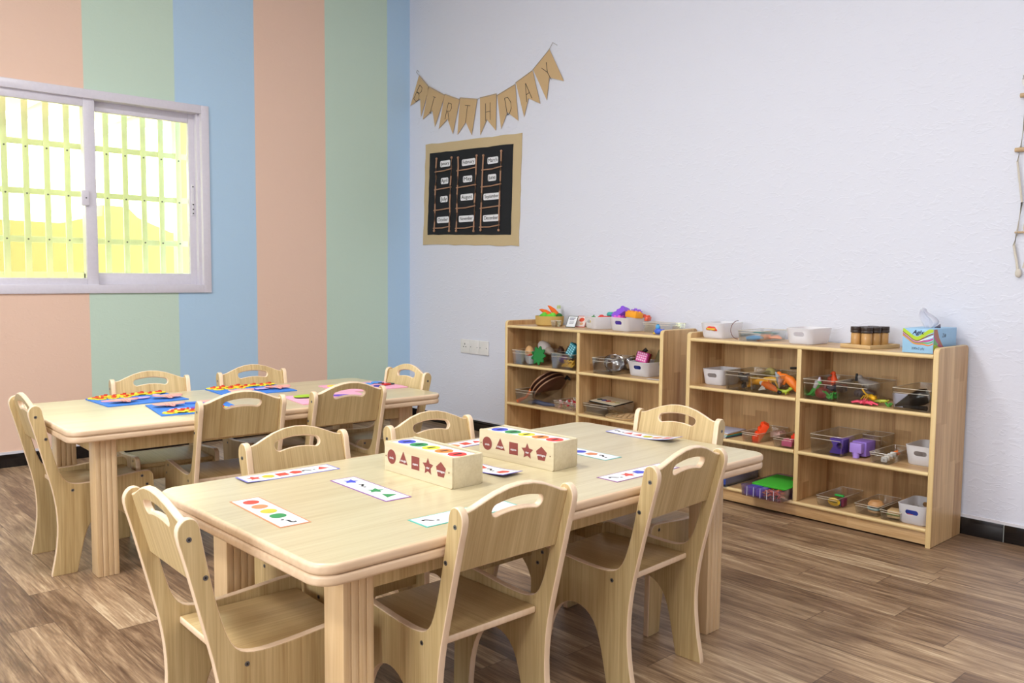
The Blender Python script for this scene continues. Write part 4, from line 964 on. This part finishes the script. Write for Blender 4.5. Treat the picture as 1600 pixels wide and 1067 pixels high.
# tissue box
t = thing('tissue_box', (3.868, -.175, TP), 'light blue tissue box with rainbow waves, right end of the right shelf top', 'tissue box')
W_, D_, H_ = .122, .235, .098
SKY = plain('light blue printed card', (160,206,240), .45)
m = MB(); m.box((-W_/2, -D_/2, 0), (W_/2, D_/2, H_), SKY, .001); bb = m.build('carton', t)
def wave(pts, wdt, col, y, nm='wave_print'):
    m = MB(); q = []
    fine = []
    for i in range(len(pts)-1):
        for k in range(6):
            s_ = k/6; p0 = pts[max(i-1, 0)]; p1 = pts[i]; p2 = pts[i+1]; p3 = pts[min(i+2, len(pts)-1)]
            fine.append(tuple(.5*((2*p1[d])+(-p0[d]+p2[d])*s_+(2*p0[d]-5*p1[d]+4*p2[d]-p3[d])*s_*s_+(-p0[d]+3*p1[d]-3*p2[d]+p3[d])*s_**3) for d in (0, 1)))
    fine.append(pts[-1])
    lo = [(a, b) for a, b in fine]; hi = [(a, min(b+wdt, H_-.001)) for a, b in fine]
    for i in range(len(fine)-1):
        if hi[i][1]-lo[i][1] < .0004 and hi[i+1][1]-lo[i+1][1] < .0004: continue
        m.face([(lo[i][0], y, lo[i][1]), (lo[i+1][0], y, lo[i+1][1]), (hi[i+1][0], y, max(hi[i+1][1], lo[i+1][1]+.0001)), (hi[i][0], y, max(hi[i][1], lo[i][1]+.0001))], col)
    return m
fy = -D_/2
base = [(-.060, .074), (-.040, .060), (-.018, .044), (.0, .040), (.020, .046), (.042, .062), (.060, .070)]
for k, (dz, wd_, cl) in enumerate(((.016, .018, (190,220,50)), (.011, .0055, (140,84,60)), (.006, .004, (250,250,250)), (-.002, .007, (200,80,150)), (-.007, .005, (110,190,110)), (-.012, .005, (240,140,60)))):
    wave([(a, b+dz*(.55 if a < .02 else 1)-(.004*k if a > .03 else 0)) for a, b in base], wd_, C_(*cl), fy-.0004-.00008*k).build('wave_print', bb)
m = MB(); me = textmesh('Agix', .024, C_(20,24,70), th=.0001, shear=.35, bold=.0004); m.mesh(me, frame((.0, fy-.0012, .083), (1, 0, 0), (0, 0, 1), (0, -1, 0)), [C_(20,24,70)]); m.build('brand_name', bb)
m = MB(); me = textmesh('200x2 ply', .013, C_(40,50,90), th=.0001); m.mesh(me, frame((.002, fy-.0008, .018), (1, 0, 0), (0, 0, 1), (0, -1, 0)), [C_(40,50,90)]); m.build('count_print', bb)
sx_ = W_/2+.0004; m = MB()
for k, (pl, cl) in enumerate((([(-.1165, .001), (-.1165, .097), (-.085, .097), (-.06, .060), (-.02, .026), (.03, .012), (.03, .001)], (190,120,90)), ([(-.1165, .008), (-.1165, .080), (-.09, .060), (-.06, .038), (-.02, .022), (.03, .010)], (196,90,140)), ([(-.1165, .018), (-.1165, .070), (-.10, .054), (-.07, .036)], (120,190,130)), ([(-.1165, .012), (-.1165, .038), (-.08, .030), (-.03, .018), (.02, .012)], (190,220,50)))):
    m.face([(sx_+.00008*k, a, b) for a, b in pl], C_(*cl))
m.build('side_print', bb)
m = MB(); me = textmesh('2 in', .024, C_(20,24,70), th=.0001, shear=.2); m.mesh(me, frame((sx_+.0008, -.015, .070), (0, 1, 0), (0, 0, 1), (1, 0, 0)), [C_(20,24,70)]); m.build('side_print', bb)
b = bmesh.new(); gr = []
for i in range(9):
    row = []
    for j in range(11):
        u_, v_ = i/8-.5, j/10
        row.append(b.verts.new((u_*.050*(.5+.8*math.sin(PI*min(1, v_*1.1))**1)+.012*math.sin(v_*5)-.012*v_, .012*math.cos(u_*9+v_*3), v_*.088*(1-.25*abs(u_)))))
    gr.append(row)
for i in range(8):
    for j in range(10): b.faces.new((gr[i][j], gr[i+1][j], gr[i+1][j+1], gr[i][j+1]))
m = MB(); m._add(b, translucent('soft tissue paper', (242,242,248), .5)); o = m.build('tissue', t, ang=80, loc=(-.008, .0, H_-.004)); sd = o.modifiers.new('s', 'SOLIDIFY'); sd.thickness = .0008
m = MB(); m.face([(-.01, 0, 0), (.014, .004, 0), (.014, 0, .018)], C_(120,110,120)); o = m.build('carton_flap', t, loc=(.022, .01, H_)); sd = o.modifiers.new('s', 'SOLIDIFY'); sd.thickness = .0008

# right shelf, upper cubbies
basket((2.862, -.155, S1), .120, .180, .078, 'white basket in the upper left cubby of the right shelf', 0)
bin_(2.985, 3.115, -.322, -.06, S1, .088, 'clear tray with a black animal and a yellow ball, right of the white basket')
bin_(3.122, 3.270, -.326, -.05, S1, .086, 'clear tray heaped with orange and grey animals against the divider')
def animal(name, loc, rz, body, legs, head, col, label, extra=None, s=1., rot=None, group='plastic toy animals'):
    """body = spine path with radii, legs = list of paths, head = (pos, radius)"""
    m = MB(); cl = C_(*col, .45)
    m.tube([tuple(v_*s for v_ in p[:3]) for p in body], [p[3]*s for p in body], cl, n=14)
    for e in (body[0], body[-1]): m.ball(tuple(v_*s for v_ in e[:3]), e[3]*s, cl, n=12)
    for lg in legs: m.tube([tuple(v_*s for v_ in p[:3]) for p in lg], [p[3]*s for p in lg], cl, n=8)
    if head: m.ball(tuple(v_*s for v_ in head[0]), tuple(v_*s for v_ in head[1]), cl, n=14)
    for (p, q, r0, r1, c2) in (extra or []): m.tube([tuple(v_*s for v_ in p), tuple(v_*s for v_ in q)], [r0*s, r1*s], C_(*(c2 or col), .45), n=8)
    return put(name, m, loc, label, 'toy animal', rz=rz, group=group, rot=rot)
quad = lambda h, sp, w_, r: [[(sx_*sp, sy_*w_, h*.9, r*1.3), (sx_*sp*1.08, sy_*w_*1.1, h*.45, r), (sx_*sp, sy_*w_*1.1, .002, r*.9)] for sx_ in (-1, 1) for sy_ in (-1, 1)]
animal('toy_gorilla', (3.068, -.235, S1+.004), R_(15), [(-.028, 0, .046, .018), (0, 0, .054, .022), (.024, 0, .050, .017)], quad(.045, .024, .012, .009), ((-.040, 0, .058), (.016, .014, .016)), (52,46,46), 'black toy gorilla on all fours in the clear tray')
m = MB(); m.ball((0, 0, 0), (.026, .024, .022), C_(214,206,130), n=18); m.tube([(-.02, -.01, -.005), (-.034, -.012, -.012)], [.010, .006], C_(226,200,90)); put('toy_duck', m, (3.112, -.12, S1+.078), 'pale yellow round toy above the black gorilla', 'toy')
animal('toy_lion', (3.150, -.27, S1+.020), R_(-8), [(-.034, 0, .022, .012), (0, 0, .026, .016), (.030, 0, .024, .015)], [[(-.034, .008*k, .02+.006*k, .007), (-.056, .010*k, .02+.010*k, .006)] for k in (-2, -1, 0, 1)], ((.044, 0, .028), (.018, .016, .016)), (240,166,40), 'yellow-orange toy lion lying on its side at the front of the tray')
animal('toy_cheetah', (3.165, -.20, S1+.050), R_(10), [(-.03, 0, .0, .012), (0, 0, .004, .014), (.034, 0, .0, .012)], [[(.02, .01*k, 0, .006), (.04, .012*k, -.03, .005)] for k in (-1, 1)], ((.044, 0, .006), (.014, .012, .012)), (240,186,60), 'yellow toy big cat lying behind the toy lion')
m = MB(); m.tube([(-.04, 0, .03), (-.015, 0, .026), (.02, 0, .014), (.045, 0, .004)], [.012, .017, .014, .005], C_(246,120,30), n=14); m.tube([(-.052, 0, .034), (-.038, 0, .030)], [.008, .013], C_(240,236,232), n=10); m.tube([(-.05, -.012, .0), (-.03, -.006, .016), (-.02, 0, .028)], [.003, .010, .010], C_(226,220,212), n=8); m.tube([(-.02, -.004, .012), (-.045, -.014, .002)], [.009, .002], C_(230,224,216)); m.tube([(.04, 0, .006), (.058, .004, -.004)], [.005, .009], C_(30,26,28)); m.tube([(-.008, 0, .026), (-.006, 0, .05)], [.008, .002], C_(246,120,30))
put('toy_clownfish', m, (3.215, -.298, S1+.012), 'orange and white toy fish nose down at the tray front', 'toy fish', rz=R_(-5), group='plastic toy animals')
m = MB(); m.tube([(0, 0, -.035), (.004, 0, -.005), (-.008, 0, .025), (-.02, 0, .042)], [.006, .014, .011, .004], C_(150,158,166), n=12); m.tube([(.004, 0, 0), (.026, 0, .016)], [.008, .002], C_(150,158,166)); m.tube([(.006, -.008, -.03), (.004, -.008, .01)], [.004, .007], C_(214,218,220)); put('toy_shark', m, (3.235, -.25, S1+.054), 'grey toy shark standing tail up between the orange animals', 'toy fish', group='plastic toy animals')
animal('toy_kangaroo', (3.292, -.245, S1+.052), 0, [(-.058, 0, .034, .007), (-.035, 0, .028, .014), (-.005, 0, .012, .021), (.020, 0, -.010, .020), (.030, 0, -.032, .010), (.042, 0, -.044, .004)], [[(-.02, -.012, .012, .006), (-.03, -.014, -.01, .005)], [(.02, 0, 0, .008), (.042, 0, .018, .006), (.05, 0, .03, .004)]], ((-.062, 0, .038), (.012, .010, .010)), (246,130,40), 'big orange toy dinosaur bending down beside the divider')
animal('toy_crab', (3.33, -.16, S1+.072), .4, [(-.01, 0, 0, .012), (.012, 0, .004, .012)], [[(0, .006*k, 0, .005), (.016, .012*k, .018, .004), (.028, .014*k, .012, .003)] for k in (-2, -1, 1, 2)], None, (214,70,52), 'red toy crab at the back right of the orange animals')
animal('toy_lizard', (3.262, -.282, S1+.004), .1, [(-.035, 0, .008, .004), (0, 0, .010, .009), (.028, 0, .012, .008), (.044, 0, .022, .005)], [[(.0, .006*k, .008, .004), (.004, .018*k, .001, .003)] for k in (-1, 1)]+[[(.03, .006*k, .008, .004), (.032, .018*k, .001, .003)] for k in (-1, 1)], ((.046, 0, .026), (.010, .008, .007)), (176,196,60), 'yellow-green toy lizard on the board under the orange dinosaur')
m = MB(); m.ball((0, 0, .04), (.018, .03, .045), C_(66,76,92), n=14); put('toy_whale', m, (3.338, -.20, S1+.002), 'dark blue-grey toy tucked behind the orange dinosaur by the divider', 'toy', group='plastic toy animals')
m = MB(); m.box((-.062, -.008, -.004), (.062, .008, .006), C_(30,24,24), .001); m.box((.030, -.010, -.022), (.062, .008, .0), C_(36,28,28), .001); put('black_bar', m, (3.245, -.058, S1+.104), 'thin black bar across the back of the tray of animals', 'bar', rot=(0, R_(-5), 0))
# upper right cubby
bin_(3.390, 3.535, -.324, -.05, S1, .088, 'clear tray with the green frog and orange rooster, right of the divider')
bin_(3.541, 3.690, -.324, -.05, S1, .088, 'clear tray with yellow and pink creatures in front, upper right cubby')
bin_(3.785, 3.940, -.324, -.05, S1, .088, 'clear tray with a black glossy animal at the right end, upper right cubby')
animal('toy_frog', (3.425, -.27, S1+.012), R_(-20), [(-.016, 0, .008, .014), (.0, 0, .026, .014), (.016, 0, .050, .010)], [[(-.012, .01*k, .008, .007), (-.03, .016*k, .0, .005)] for k in (-1, 1)]+[[(.004, .008*k, .03, .006), (-.008, .016*k, .008, .004)] for k in (-1, 1)], ((.020, 0, .058), (.014, .012, .010)), (84,190,84), 'green toy frog with a white back leaning in the tray', extra=[((.006, -.01, .036), (.020, -.01, .064), .008, .010, (220,216,222)), ((.022, 0, .066), (.024, 0, .084), .009, .004, (196,190,206))])
animal('toy_rooster', (3.480, -.18, S1+.070), R_(0), [(-.012, 0, -.03, .022), (-.010, 0, -.006, .019), (-.016, 0, .018, .011), (-.018, 0, .032, .008)], [[(0, 0, -.02, .014), (.026, 0, -.018, .010), (.048, 0, -.010, .005)]], ((-.019, 0, .038), (.010, .008, .009)), (240,82,28), 'bright orange toy rooster sitting high in the tray beside the divider', extra=[((-.026, 0, .036), (-.036, 0, .032), .004, .001, (226,60,30))])
m = MB(); m.ball((0, 0, .024), (.032, .03, .026), C_(140,36,40), n=20); m.tube([(.012, 0, .046), (.014, 0, .06)], [.008, .004], C_(110,30,36)); put('toy_beetle', m, (3.462, -.278, S1+.003), 'dark red round toy at the bottom front of the tray', 'toy', group='plastic toy animals')
animal('toy_rhino', (3.505, -.225, S1+.032), .05, [(-.030, 0, .014, .012), (0, 0, .018, .017), (.028, 0, .014, .015)], quad(.014, .02, .010, .006), ((-.040, 0, .016), (.013, .011, .010)), (62,60,76), 'dark grey toy animal lying above the red round toy')
m = MB()
for k in range(12): m.tube([(.026*math.cos(k*.9)*(k/12), .014*math.sin(k*1.3), .008), (.034*math.cos(k*1.7), .020*math.sin(k*2.1), .018+.010*(k % 3))], [.006, .003], C_(70,180,70), n=7)
put('toy_bush', m, (3.508, -.285, S1+.002), 'bright green spiky toy plant at the front of the tray', 'toy', group='plastic toy animals')
animal('toy_horse', (3.415, -.12, S1+.055), .2, [(-.02, 0, 0, .012), (.01, 0, .004, .013)], quad(.0, .012, .01, .006)[:2], ((.0, 0, .018), (.012, .01, .012)), (196,84,60), 'reddish toy at the back left of the tray by the divider')
animal('toy_beetle_yellow', (3.680, -.285, S1+.028), R_(-25), [(-.014, 0, .006, .009), (.006, 0, .008, .011), (.022, 0, .002, .008)], [[(-.01+.012*k, .006*q, .006, .004), (-.016+.012*k, .020*q, .010, .003), (-.022+.014*k, .030*q, -.006, .002)] for k in range(3) for q in (-1, 1)]+[[(-.016, 0, .010, .004), (-.030, -.006, .022, .004), (-.044, -.006, .036, .003)]], ((-.018, 0, .010), (.009, .008, .008)), (244,186,30), 'yellow toy insect on top of the pink octopus')
animal('toy_octopus', (3.665, -.305, S1+.004), 0, [(0, 0, .006, .010), (.004, 0, .014, .012)], [[(0, 0, .006, .007), (.030*math.cos(a), .020*math.sin(a), .010, .006), (.058*math.cos(a), .022*math.sin(a), .003, .003)] for a in (0, .7, 1.5, 2.4, 3.1, 3.7, 4.6, 5.5)], None, (244,76,108), 'pink toy octopus spread at the front of the tray')
animal('toy_gecko', (3.712, -.262, S1+.010), .2, [(-.03, 0, .006, .004), (0, 0, .008, .007), (.022, 0, .010, .006)], [[(.0, .004*k, .008, .003), (.004, .018*k, .006, .003)] for k in (-1, 1)]+[[(.02, .004*k, .008, .003), (.032, .014*k, .012, .003)] for k in (-1, 1)], None, (196,206,70), 'lime green toy lizard right of the pink octopus')
animal('toy_cow', (3.600, -.13, S1+.062), R_(10), [(-.034, 0, .02, .014), (-.008, 0, .006, .020), (.030, 0, .0, .020)], quad(.0, .02, .012, .006), ((-.040, 0, .034), (.014, .010, .012)), (168,158,150), 'grey and white toy animal with a dark neck at the back of the tray', extra=[((-.050, -.006, .050), (-.052, -.006, .018), .005, .006, (26,24,26))])
animal('toy_buffalo', (3.625, -.21, S1+.022), 0, [(-.035, 0, .012, .016), (0, 0, .016, .022), (.034, 0, .012, .018)], quad(.012, .02, .012, .008), None, (64,50,54), 'dark brown toy animal in the middle of the tray')
m = MB()
for k in range(5): m.tube([(0, 0, 0), (.016*math.cos(k*1.3), .012*math.sin(k*1.3), .014)], [.006, .003], C_(90,160,70), n=7)
put('toy_sprout', m, (3.752, -.27, S1+.001), 'tiny green toy sprout between the last two trays', 'toy')
m = MB(); m.box((-.045, -.001, 0), (.045, .001, .056), C_(206,206,228)); put('white_label_card', m, (3.828, -.288, S1+.006), 'pale lilac card inside the front of the rightmost clear tray', 'card')
BG = plain('glossy black plastic', (22,22,24), .16)
m = MB(); m.tube([(-.070, -.008, .004), (-.045, -.006, .016), (-.01, .002, .032), (.03, .008, .050), (.052, .012, .058)], [.004, .013, .028, .034, .028], BG, n=18); m.tube([(-.03, -.022, .008), (.062, -.022, .008)], [.007, .010], BG, n=12)
put('toy_orca', m, (3.858, -.282, S1+.006), 'glossy black toy whale filling the rightmost clear tray', 'toy animal', group='plastic toy animals')

# right shelf, middle cubbies
for k, (c_, lab) in enumerate((((70,70,90), 'dark book at the bottom of the pile in the middle left cubby'), ((60,150,140), 'teal-edged book, second in the pile by the chair'), ((190,140,60), 'ochre-edged book, third in the pile by the chair'), ((196,200,224), 'pale blue book on top of the pile in the middle left cubby'))):
    m = MB(); z = .006*k; m.box((-.10, -.085, z), (.10, .085, z+.0055), C_(*c_), .0008); m.box((-.098, -.0855, z+.001), (.098, .0845, z+.0045), C_(236,232,224))
    put('picture_book', m, (2.912-.003*k, -.235+.002*k, S2), lab, 'book', rz=R_(-3+2*k), group='picture books in the right shelf')
bin_(3.085, 3.180, -.322, -.05, S2, .044, 'small clear tray with the bright orange brick')
brick((252,78,24), (2, 4), (3.160, -.245, S2+.032), 'bright orange brick standing tilted in the small clear tray', (R_(62), R_(8), R_(-58)), .026, .030)
brick((244,206,196), (2, 3), (3.165, -.12, S2+.006), 'pale pink brick at the back of the orange brick tray', (0, 0, R_(4)), .024, .024)
bin_(3.248, 3.352, -.322, -.08, S2, .044, 'small clear tray of pink and red bricks beside the divider')
brick((240,110,160), (2, 2), (3.312, -.285, S2+.006), 'pink brick at the front of the tray beside the divider', (0, 0, R_(6)), .024, .024)
brick((248,70,40), (2, 3), (3.322, -.20, S2+.026), 'red brick on top of the pink ones beside the divider', (R_(6), 0, R_(2)), .026, .024)
brick((232,90,130), (2, 2), (3.330, -.225, S2+.004), 'darker pink brick underneath the red one', (0, 0, 0), .022, .020)
bin_(3.432, 3.582, -.324, -.05, S2, .084, 'clear tray with a violet cube, middle right cubby')
m = MB(); me = slabmesh([(-.030, -.032), (.034, -.032), (.034, .032), (-.030, .032), (-.018, .012), (-.014, 0), (-.018, -.008)], .060, holes=[ngon(24, .014, 0, .016, .004)], bev=.002); m.mesh(me, frame((0, 0, .034), (1, 0, 0), (0, 0, 1), (0, -1, 0)), [C_(76,44,172)])
put('violet_block', m, (3.535, -.255, S2+.003), 'deep violet toy block with a round hole inside the clear tray', 'toy block', rz=R_(4))
m = MB(); m.box((-.026, -.062, .022), (.026, -.02, .064), C_(176,144,232), .003); m.box((-.030, -.03, .004), (.034, .06, .068), C_(150,116,210), .004); m.cyl((0, -.050, 0), (0, -.050, .024), .014, C_(176,144,232), n=20)
put('lilac_block', m, (3.624, -.225, S2+.0), 'lilac studded toy block standing right of the clear tray', 'toy block', rz=0)
bin_(3.600, 3.690, -.18, -.05, S2, .088, 'clear tray at the back behind the lilac block')
bin_(3.700, 3.785, -.322, -.08, S2, .044, 'small clear tray of white beads in the middle right cubby')
for k in range(4):
    m = MB(); m.box((-.012, -.009, 0), (.012, .009, .022), C_(240,240,238), .004); m.cyl((0, -.0095, .011), (0, .0095, .011), .004, C_(200,200,200), n=10)
    put('white_bead', m, (3.752+.002*k, -.29+.024*k, S2+.004+.004*k), ('white toy bead standing at the very front of the small tray', 'second white toy bead from the front in the small tray', 'third white toy bead from the front in the small tray', 'rearmost white toy bead, next to the orange piece')[k], 'toy bead', rz=.2, group='white beads in the small clear tray')
m = MB(); m.tube([(-.014, 0, 0), (0, 0, .008), (.014, 0, 0)], [.006, .008, .006], C_(240,120,40), n=10); m.tube([(0, 0, .004), (.006, 0, .018)], [.006, .002], C_(240,120,40)); put('orange_bead', m, (3.758, -.19, S2+.026), 'small orange toy piece behind the white beads', 'toy bead')
basket((3.876, -.150, S2), .128, .185, .082, 'white basket in the middle right cubby, above the lowest basket', 0)
# right shelf, bottom cubbies
def organiser(x0, x1, y0, y1, z, h_, label, tint, ncell):
    t = thing('storage_case', ((x0+x1)/2, (y0+y1)/2, z), label, 'storage case', group='flat clear storage cases')
    w_, d_ = x1-x0, y1-y0; m = MB(); loft(m, [(rrect(w_-.006, d_-.006, .008, 3), 0), (rrect(w_, d_, .008, 3), h_), (rrect(w_-.006, d_-.006, .006, 3), h_), (rrect(w_-.012, d_-.012, .006, 3), .003)], tint); m.build('case_body', t)
    m = MB(); m.tube([(a, b, h_) for a, b in rrect(w_, d_, .008, 3)], .0022, tint, closed=True, n=6)
    for i in range(1, ncell): m.box((-w_/2+w_*i/ncell-.001, -d_/2, .003), (-w_/2+w_*i/ncell+.001, -d_/2+.0015, h_-.002), C_(226,226,240))
    m.build('case_ribs', t); return t
T_BLUE = clearmat('blue tinted plastic', (.70,.80,.98), .05, .1); T_VIO = clearmat('violet tinted plastic', (.84,.80,.99), .05, .1)
organiser(2.83, 3.025, -.345, -.05, S3, .046, 'blue tinted storage case in the bottom left cubby beside the chair back', T_BLUE, 5)
m = MB(); m.box((-.085, -.13, 0), (.085, .13, .034), C_(96,132,196), .003); put('blue_craft_pieces', m, (2.928, -.198, S3+.005), 'blue slab of craft pieces inside the blue tinted case', 'craft supplies')
organiser(3.150, 3.353, -.415, -.085, S3, .050, 'violet tinted storage case with a green top, poking out of the bottom left cubby', T_VIO, 6)
m = MB(); m.box((-.060, -.045, 0), (-.002, .045, .036), C_(90,74,190), .003); m.box((.002, -.045, 0), (.030, .045, .034), C_(110,92,200), .003); put('violet_craft_pieces', m, (3.222, -.36, S3+.005), 'violet craft pieces behind the front left of the violet case', 'craft supplies')
m = MB()
for k in range(60):
    x, y, z = random.uniform(-.05, .05), random.uniform(-.036, .036), random.uniform(.004, .032); a = random.uniform(0, 6); m.tube([(x, y, z), (x+.010*math.cos(a), y+.010*math.sin(a), z+random.uniform(-.004, .006)), (x+.016*math.cos(a+.8), y+.016*math.sin(a+.8), z)], .0028, C_(*random.choice([(246,140,90), (250,160,110), (236,110,70)])), n=6)
o = put('orange_craft_pieces', m, (3.290, -.362, S3+.006), 'small orange craft pieces in the front right of the violet case', 'craft supplies'); o['kind'] = 'stuff'
m = MB(); m.box((-.088, -.125, 0), (.088, .095, .010), plain('green craft foam', (70,190,50), .9, bump=.6, bscale=500), .002); m.cyl((.035, .045, .010), (.035, .045, .014), .014, C_(140,100,50), n=16); put('green_foam_sheet', m, (3.252, -.215, S3+.042), 'bright green textured sheet lying on the violet tinted case', 'craft sheet', rot=(R_(1.5), 0, 0))
bin_(3.465, 3.570, -.312, -.07, S3, .042, 'small clear tray with the yellow oval toy, bottom right cubby')
m = MB(); m.ball((0, 0, 0), (.028, .006, .018), C_(250,206,30), n=24); m.box((-.016, -.0068, -.0015), (.016, -.0055, .0015), C_(60,90,50)); put('yellow_tag', m, (3.545, -.300, S3+.026), 'yellow oval toy with a dark line at the front of the tray', 'toy')
m = MB(); m.box((-.020, -.007, -.004), (.020, .007, .004), C_(50,190,80), .002); put('green_stick', m, (3.535, -.23, S3+.040), 'short green bar lying across the tray with the yellow toy', 'toy')
m = MB(); m.box((-.005, -.02, 0), (.005, .02, .036), C_(130,50,80), .003); m.box((-.016, -.02, .004), (-.006, .014, .022), C_(70,150,190), .003); put('maroon_block', m, (3.572, -.262, S3+.004), 'maroon and blue toy piece right of the yellow oval', 'toy')
bin_(3.640, 3.745, -.312, -.08, S3, .042, 'small clear tray with the toy burger, bottom right cubby')
t = thing('toy_burger', (3.706, -.245, S3+.004), 'striped toy burger stack in the middle clear tray of the bottom right cubby', 'toy food', rz=.2)
m = MB(); m.lathe([(0, 0), (.030, 0), (.033, .006), (.028, .013), (0, .014)], C_(206,160,110), n=24); m.build('lower_bun', t)
m = MB(); m.lathe([(0, .014), (.034, .014), (.034, .022), (0, .022)], C_(150,190,196), n=24); m.build('filling', t)
m = MB(); m.lathe([(0, .022), (.030, .022), (.030, .028), (0, .028)], C_(60,48,44), n=24); m.build('patty', t)
m = MB(); m.lathe([(0, .028), (.033, .028), (.034, .034), (.024, .048), (0, .054)], C_(214,160,104), n=24); m.build('upper_bun', t)
bin_(3.752, 3.842, -.322, -.09, S3, .040, 'small clear tray with the toy sandwich, beside the lowest white basket')
t = thing('toy_sandwich', (3.800, -.262, S3+.004), 'square toy sandwich with green filling in the last clear tray', 'toy food', rz=.1)
for nm, z0, z1, c_, g_ in (('lower_bread', 0, .012, (206,172,120), 0), ('filling', .012, .019, (130,140,70), .002), ('upper_bread', .019, .034, (214,180,130), 0)):
    m = MB(); m.box((-.030-g_, -.026-g_, z0), (.030+g_, .026+g_, z1), C_(*c_), .004); m.build(nm, t)
basket((3.882, -.225, S3), .120, .185, .082, 'white basket with something blue inside, lowest of the right shelf', 0)
m = MB(); m.box((-.040, -.03, 0), (.040, .03, .045), C_(44,70,180), .005); m.box((-.030, -.031, .012), (.0, .028, .030), C_(226,96,90), .003); put('blue_toy_block', m, (3.882, -.262, S3+.010), 'blue and red toy inside the lowest white basket', 'toy')
# ------------------------------------------------------------------ light
def ceiling_light(x, y, e, lab, s=.6):
    t = thing('ceiling_light', (x, y, RZ-.03), lab, 'ceiling light', group='square ceiling light panels')
    m = MB(); framering_c(m, s); m.build('frame', t)
    mm, nt, b = newmat('lit diffuser'+lab[:3]+str(len(MATS)))
    b.inputs['Emission Color'].default_value = (1, .98, .95, 1); b.inputs['Emission Strength'].default_value = 4
    MB().box((-s/2+.01, -s/2+.01, .012), (s/2-.01, s/2-.01, .02), mm).build('diffuser', t)
    ld = bpy.data.lights.new('panel_lamp', 'AREA'); ld.shape = 'SQUARE'; ld.size = s*.9; ld.energy = e; ld.color = (1, .985, .97)
    lo = bpy.data.objects.new('panel_lamp', ld); COL.objects.link(lo); lo.location = (x, y, RZ-.025)
def framering_c(m, s):
    for a, b in (((-s/2, -s/2), (s/2, -s/2+.02)), ((-s/2, s/2-.02), (s/2, s/2)), ((-s/2, -s/2), (-s/2+.02, s/2)), ((s/2-.02, -s/2), (s/2, s/2))):
        m.box((a[0], a[1], 0), (b[0], b[1], .03), M_PAINTW, .002)
E0 = 40
ceiling_light(2.65, -3.0, E0*1.35, 'square ceiling light panel above the tables')
ceiling_light(5.1, -2.6, E0*.6, 'square ceiling light panel near the shelves and white wall')
ceiling_light(2.65, -5.4, E0*.9, 'square ceiling light panel toward the back of the room by the window wall')
ceiling_light(5.3, -5.2, E0*.9, 'square ceiling light panel behind the camera')
for (x, y, z, rx, rz, a, b) in ((-.02, -2.24, 1.53, 0, 0, 1.4, 1.15), (3.9, RY-.02, 1.70, 0, 0, 3.0, 1.5)):  # second portal belongs to the added fill window
    ld = bpy.data.lights.new('daylight_portal', 'AREA'); ld.shape = 'RECTANGLE'; ld.size = a; ld.size_y = b; ld.cycles.is_portal = True
    lo = bpy.data.objects.new('daylight_portal', ld); COL.objects.link(lo); lo.location = (x, y, z)
    lo.rotation_euler = (R_(90), 0, R_(-90)) if x < 0 else (R_(90), 0, 0)
wd = bpy.data.worlds.new('world'); SC.world = wd; wd.use_nodes = True
bg = wd.node_tree.nodes['Background']; bg.inputs[0].default_value = (.93, .97, 1, 1); bg.inputs[1].default_value = 10.0
sun = bpy.data.lights.new('sun', 'SUN'); sun.energy = 1.0; sun.angle = .02; so = bpy.data.objects.new('sun', sun); COL.objects.link(so)
so.rotation_euler = (math.radians(35), math.radians(28), 0)
v = SC.view_settings; v.view_transform = 'Standard'; v.look = 'None'; v.gamma = 1; v.exposure = 0.03; v.use_curve_mapping = False
SC.cycles.max_bounces = 8; SC.cycles.transparent_max_bounces = 24; SC.cycles.use_denoising = True
SC.cycles.sample_clamp_indirect = 4
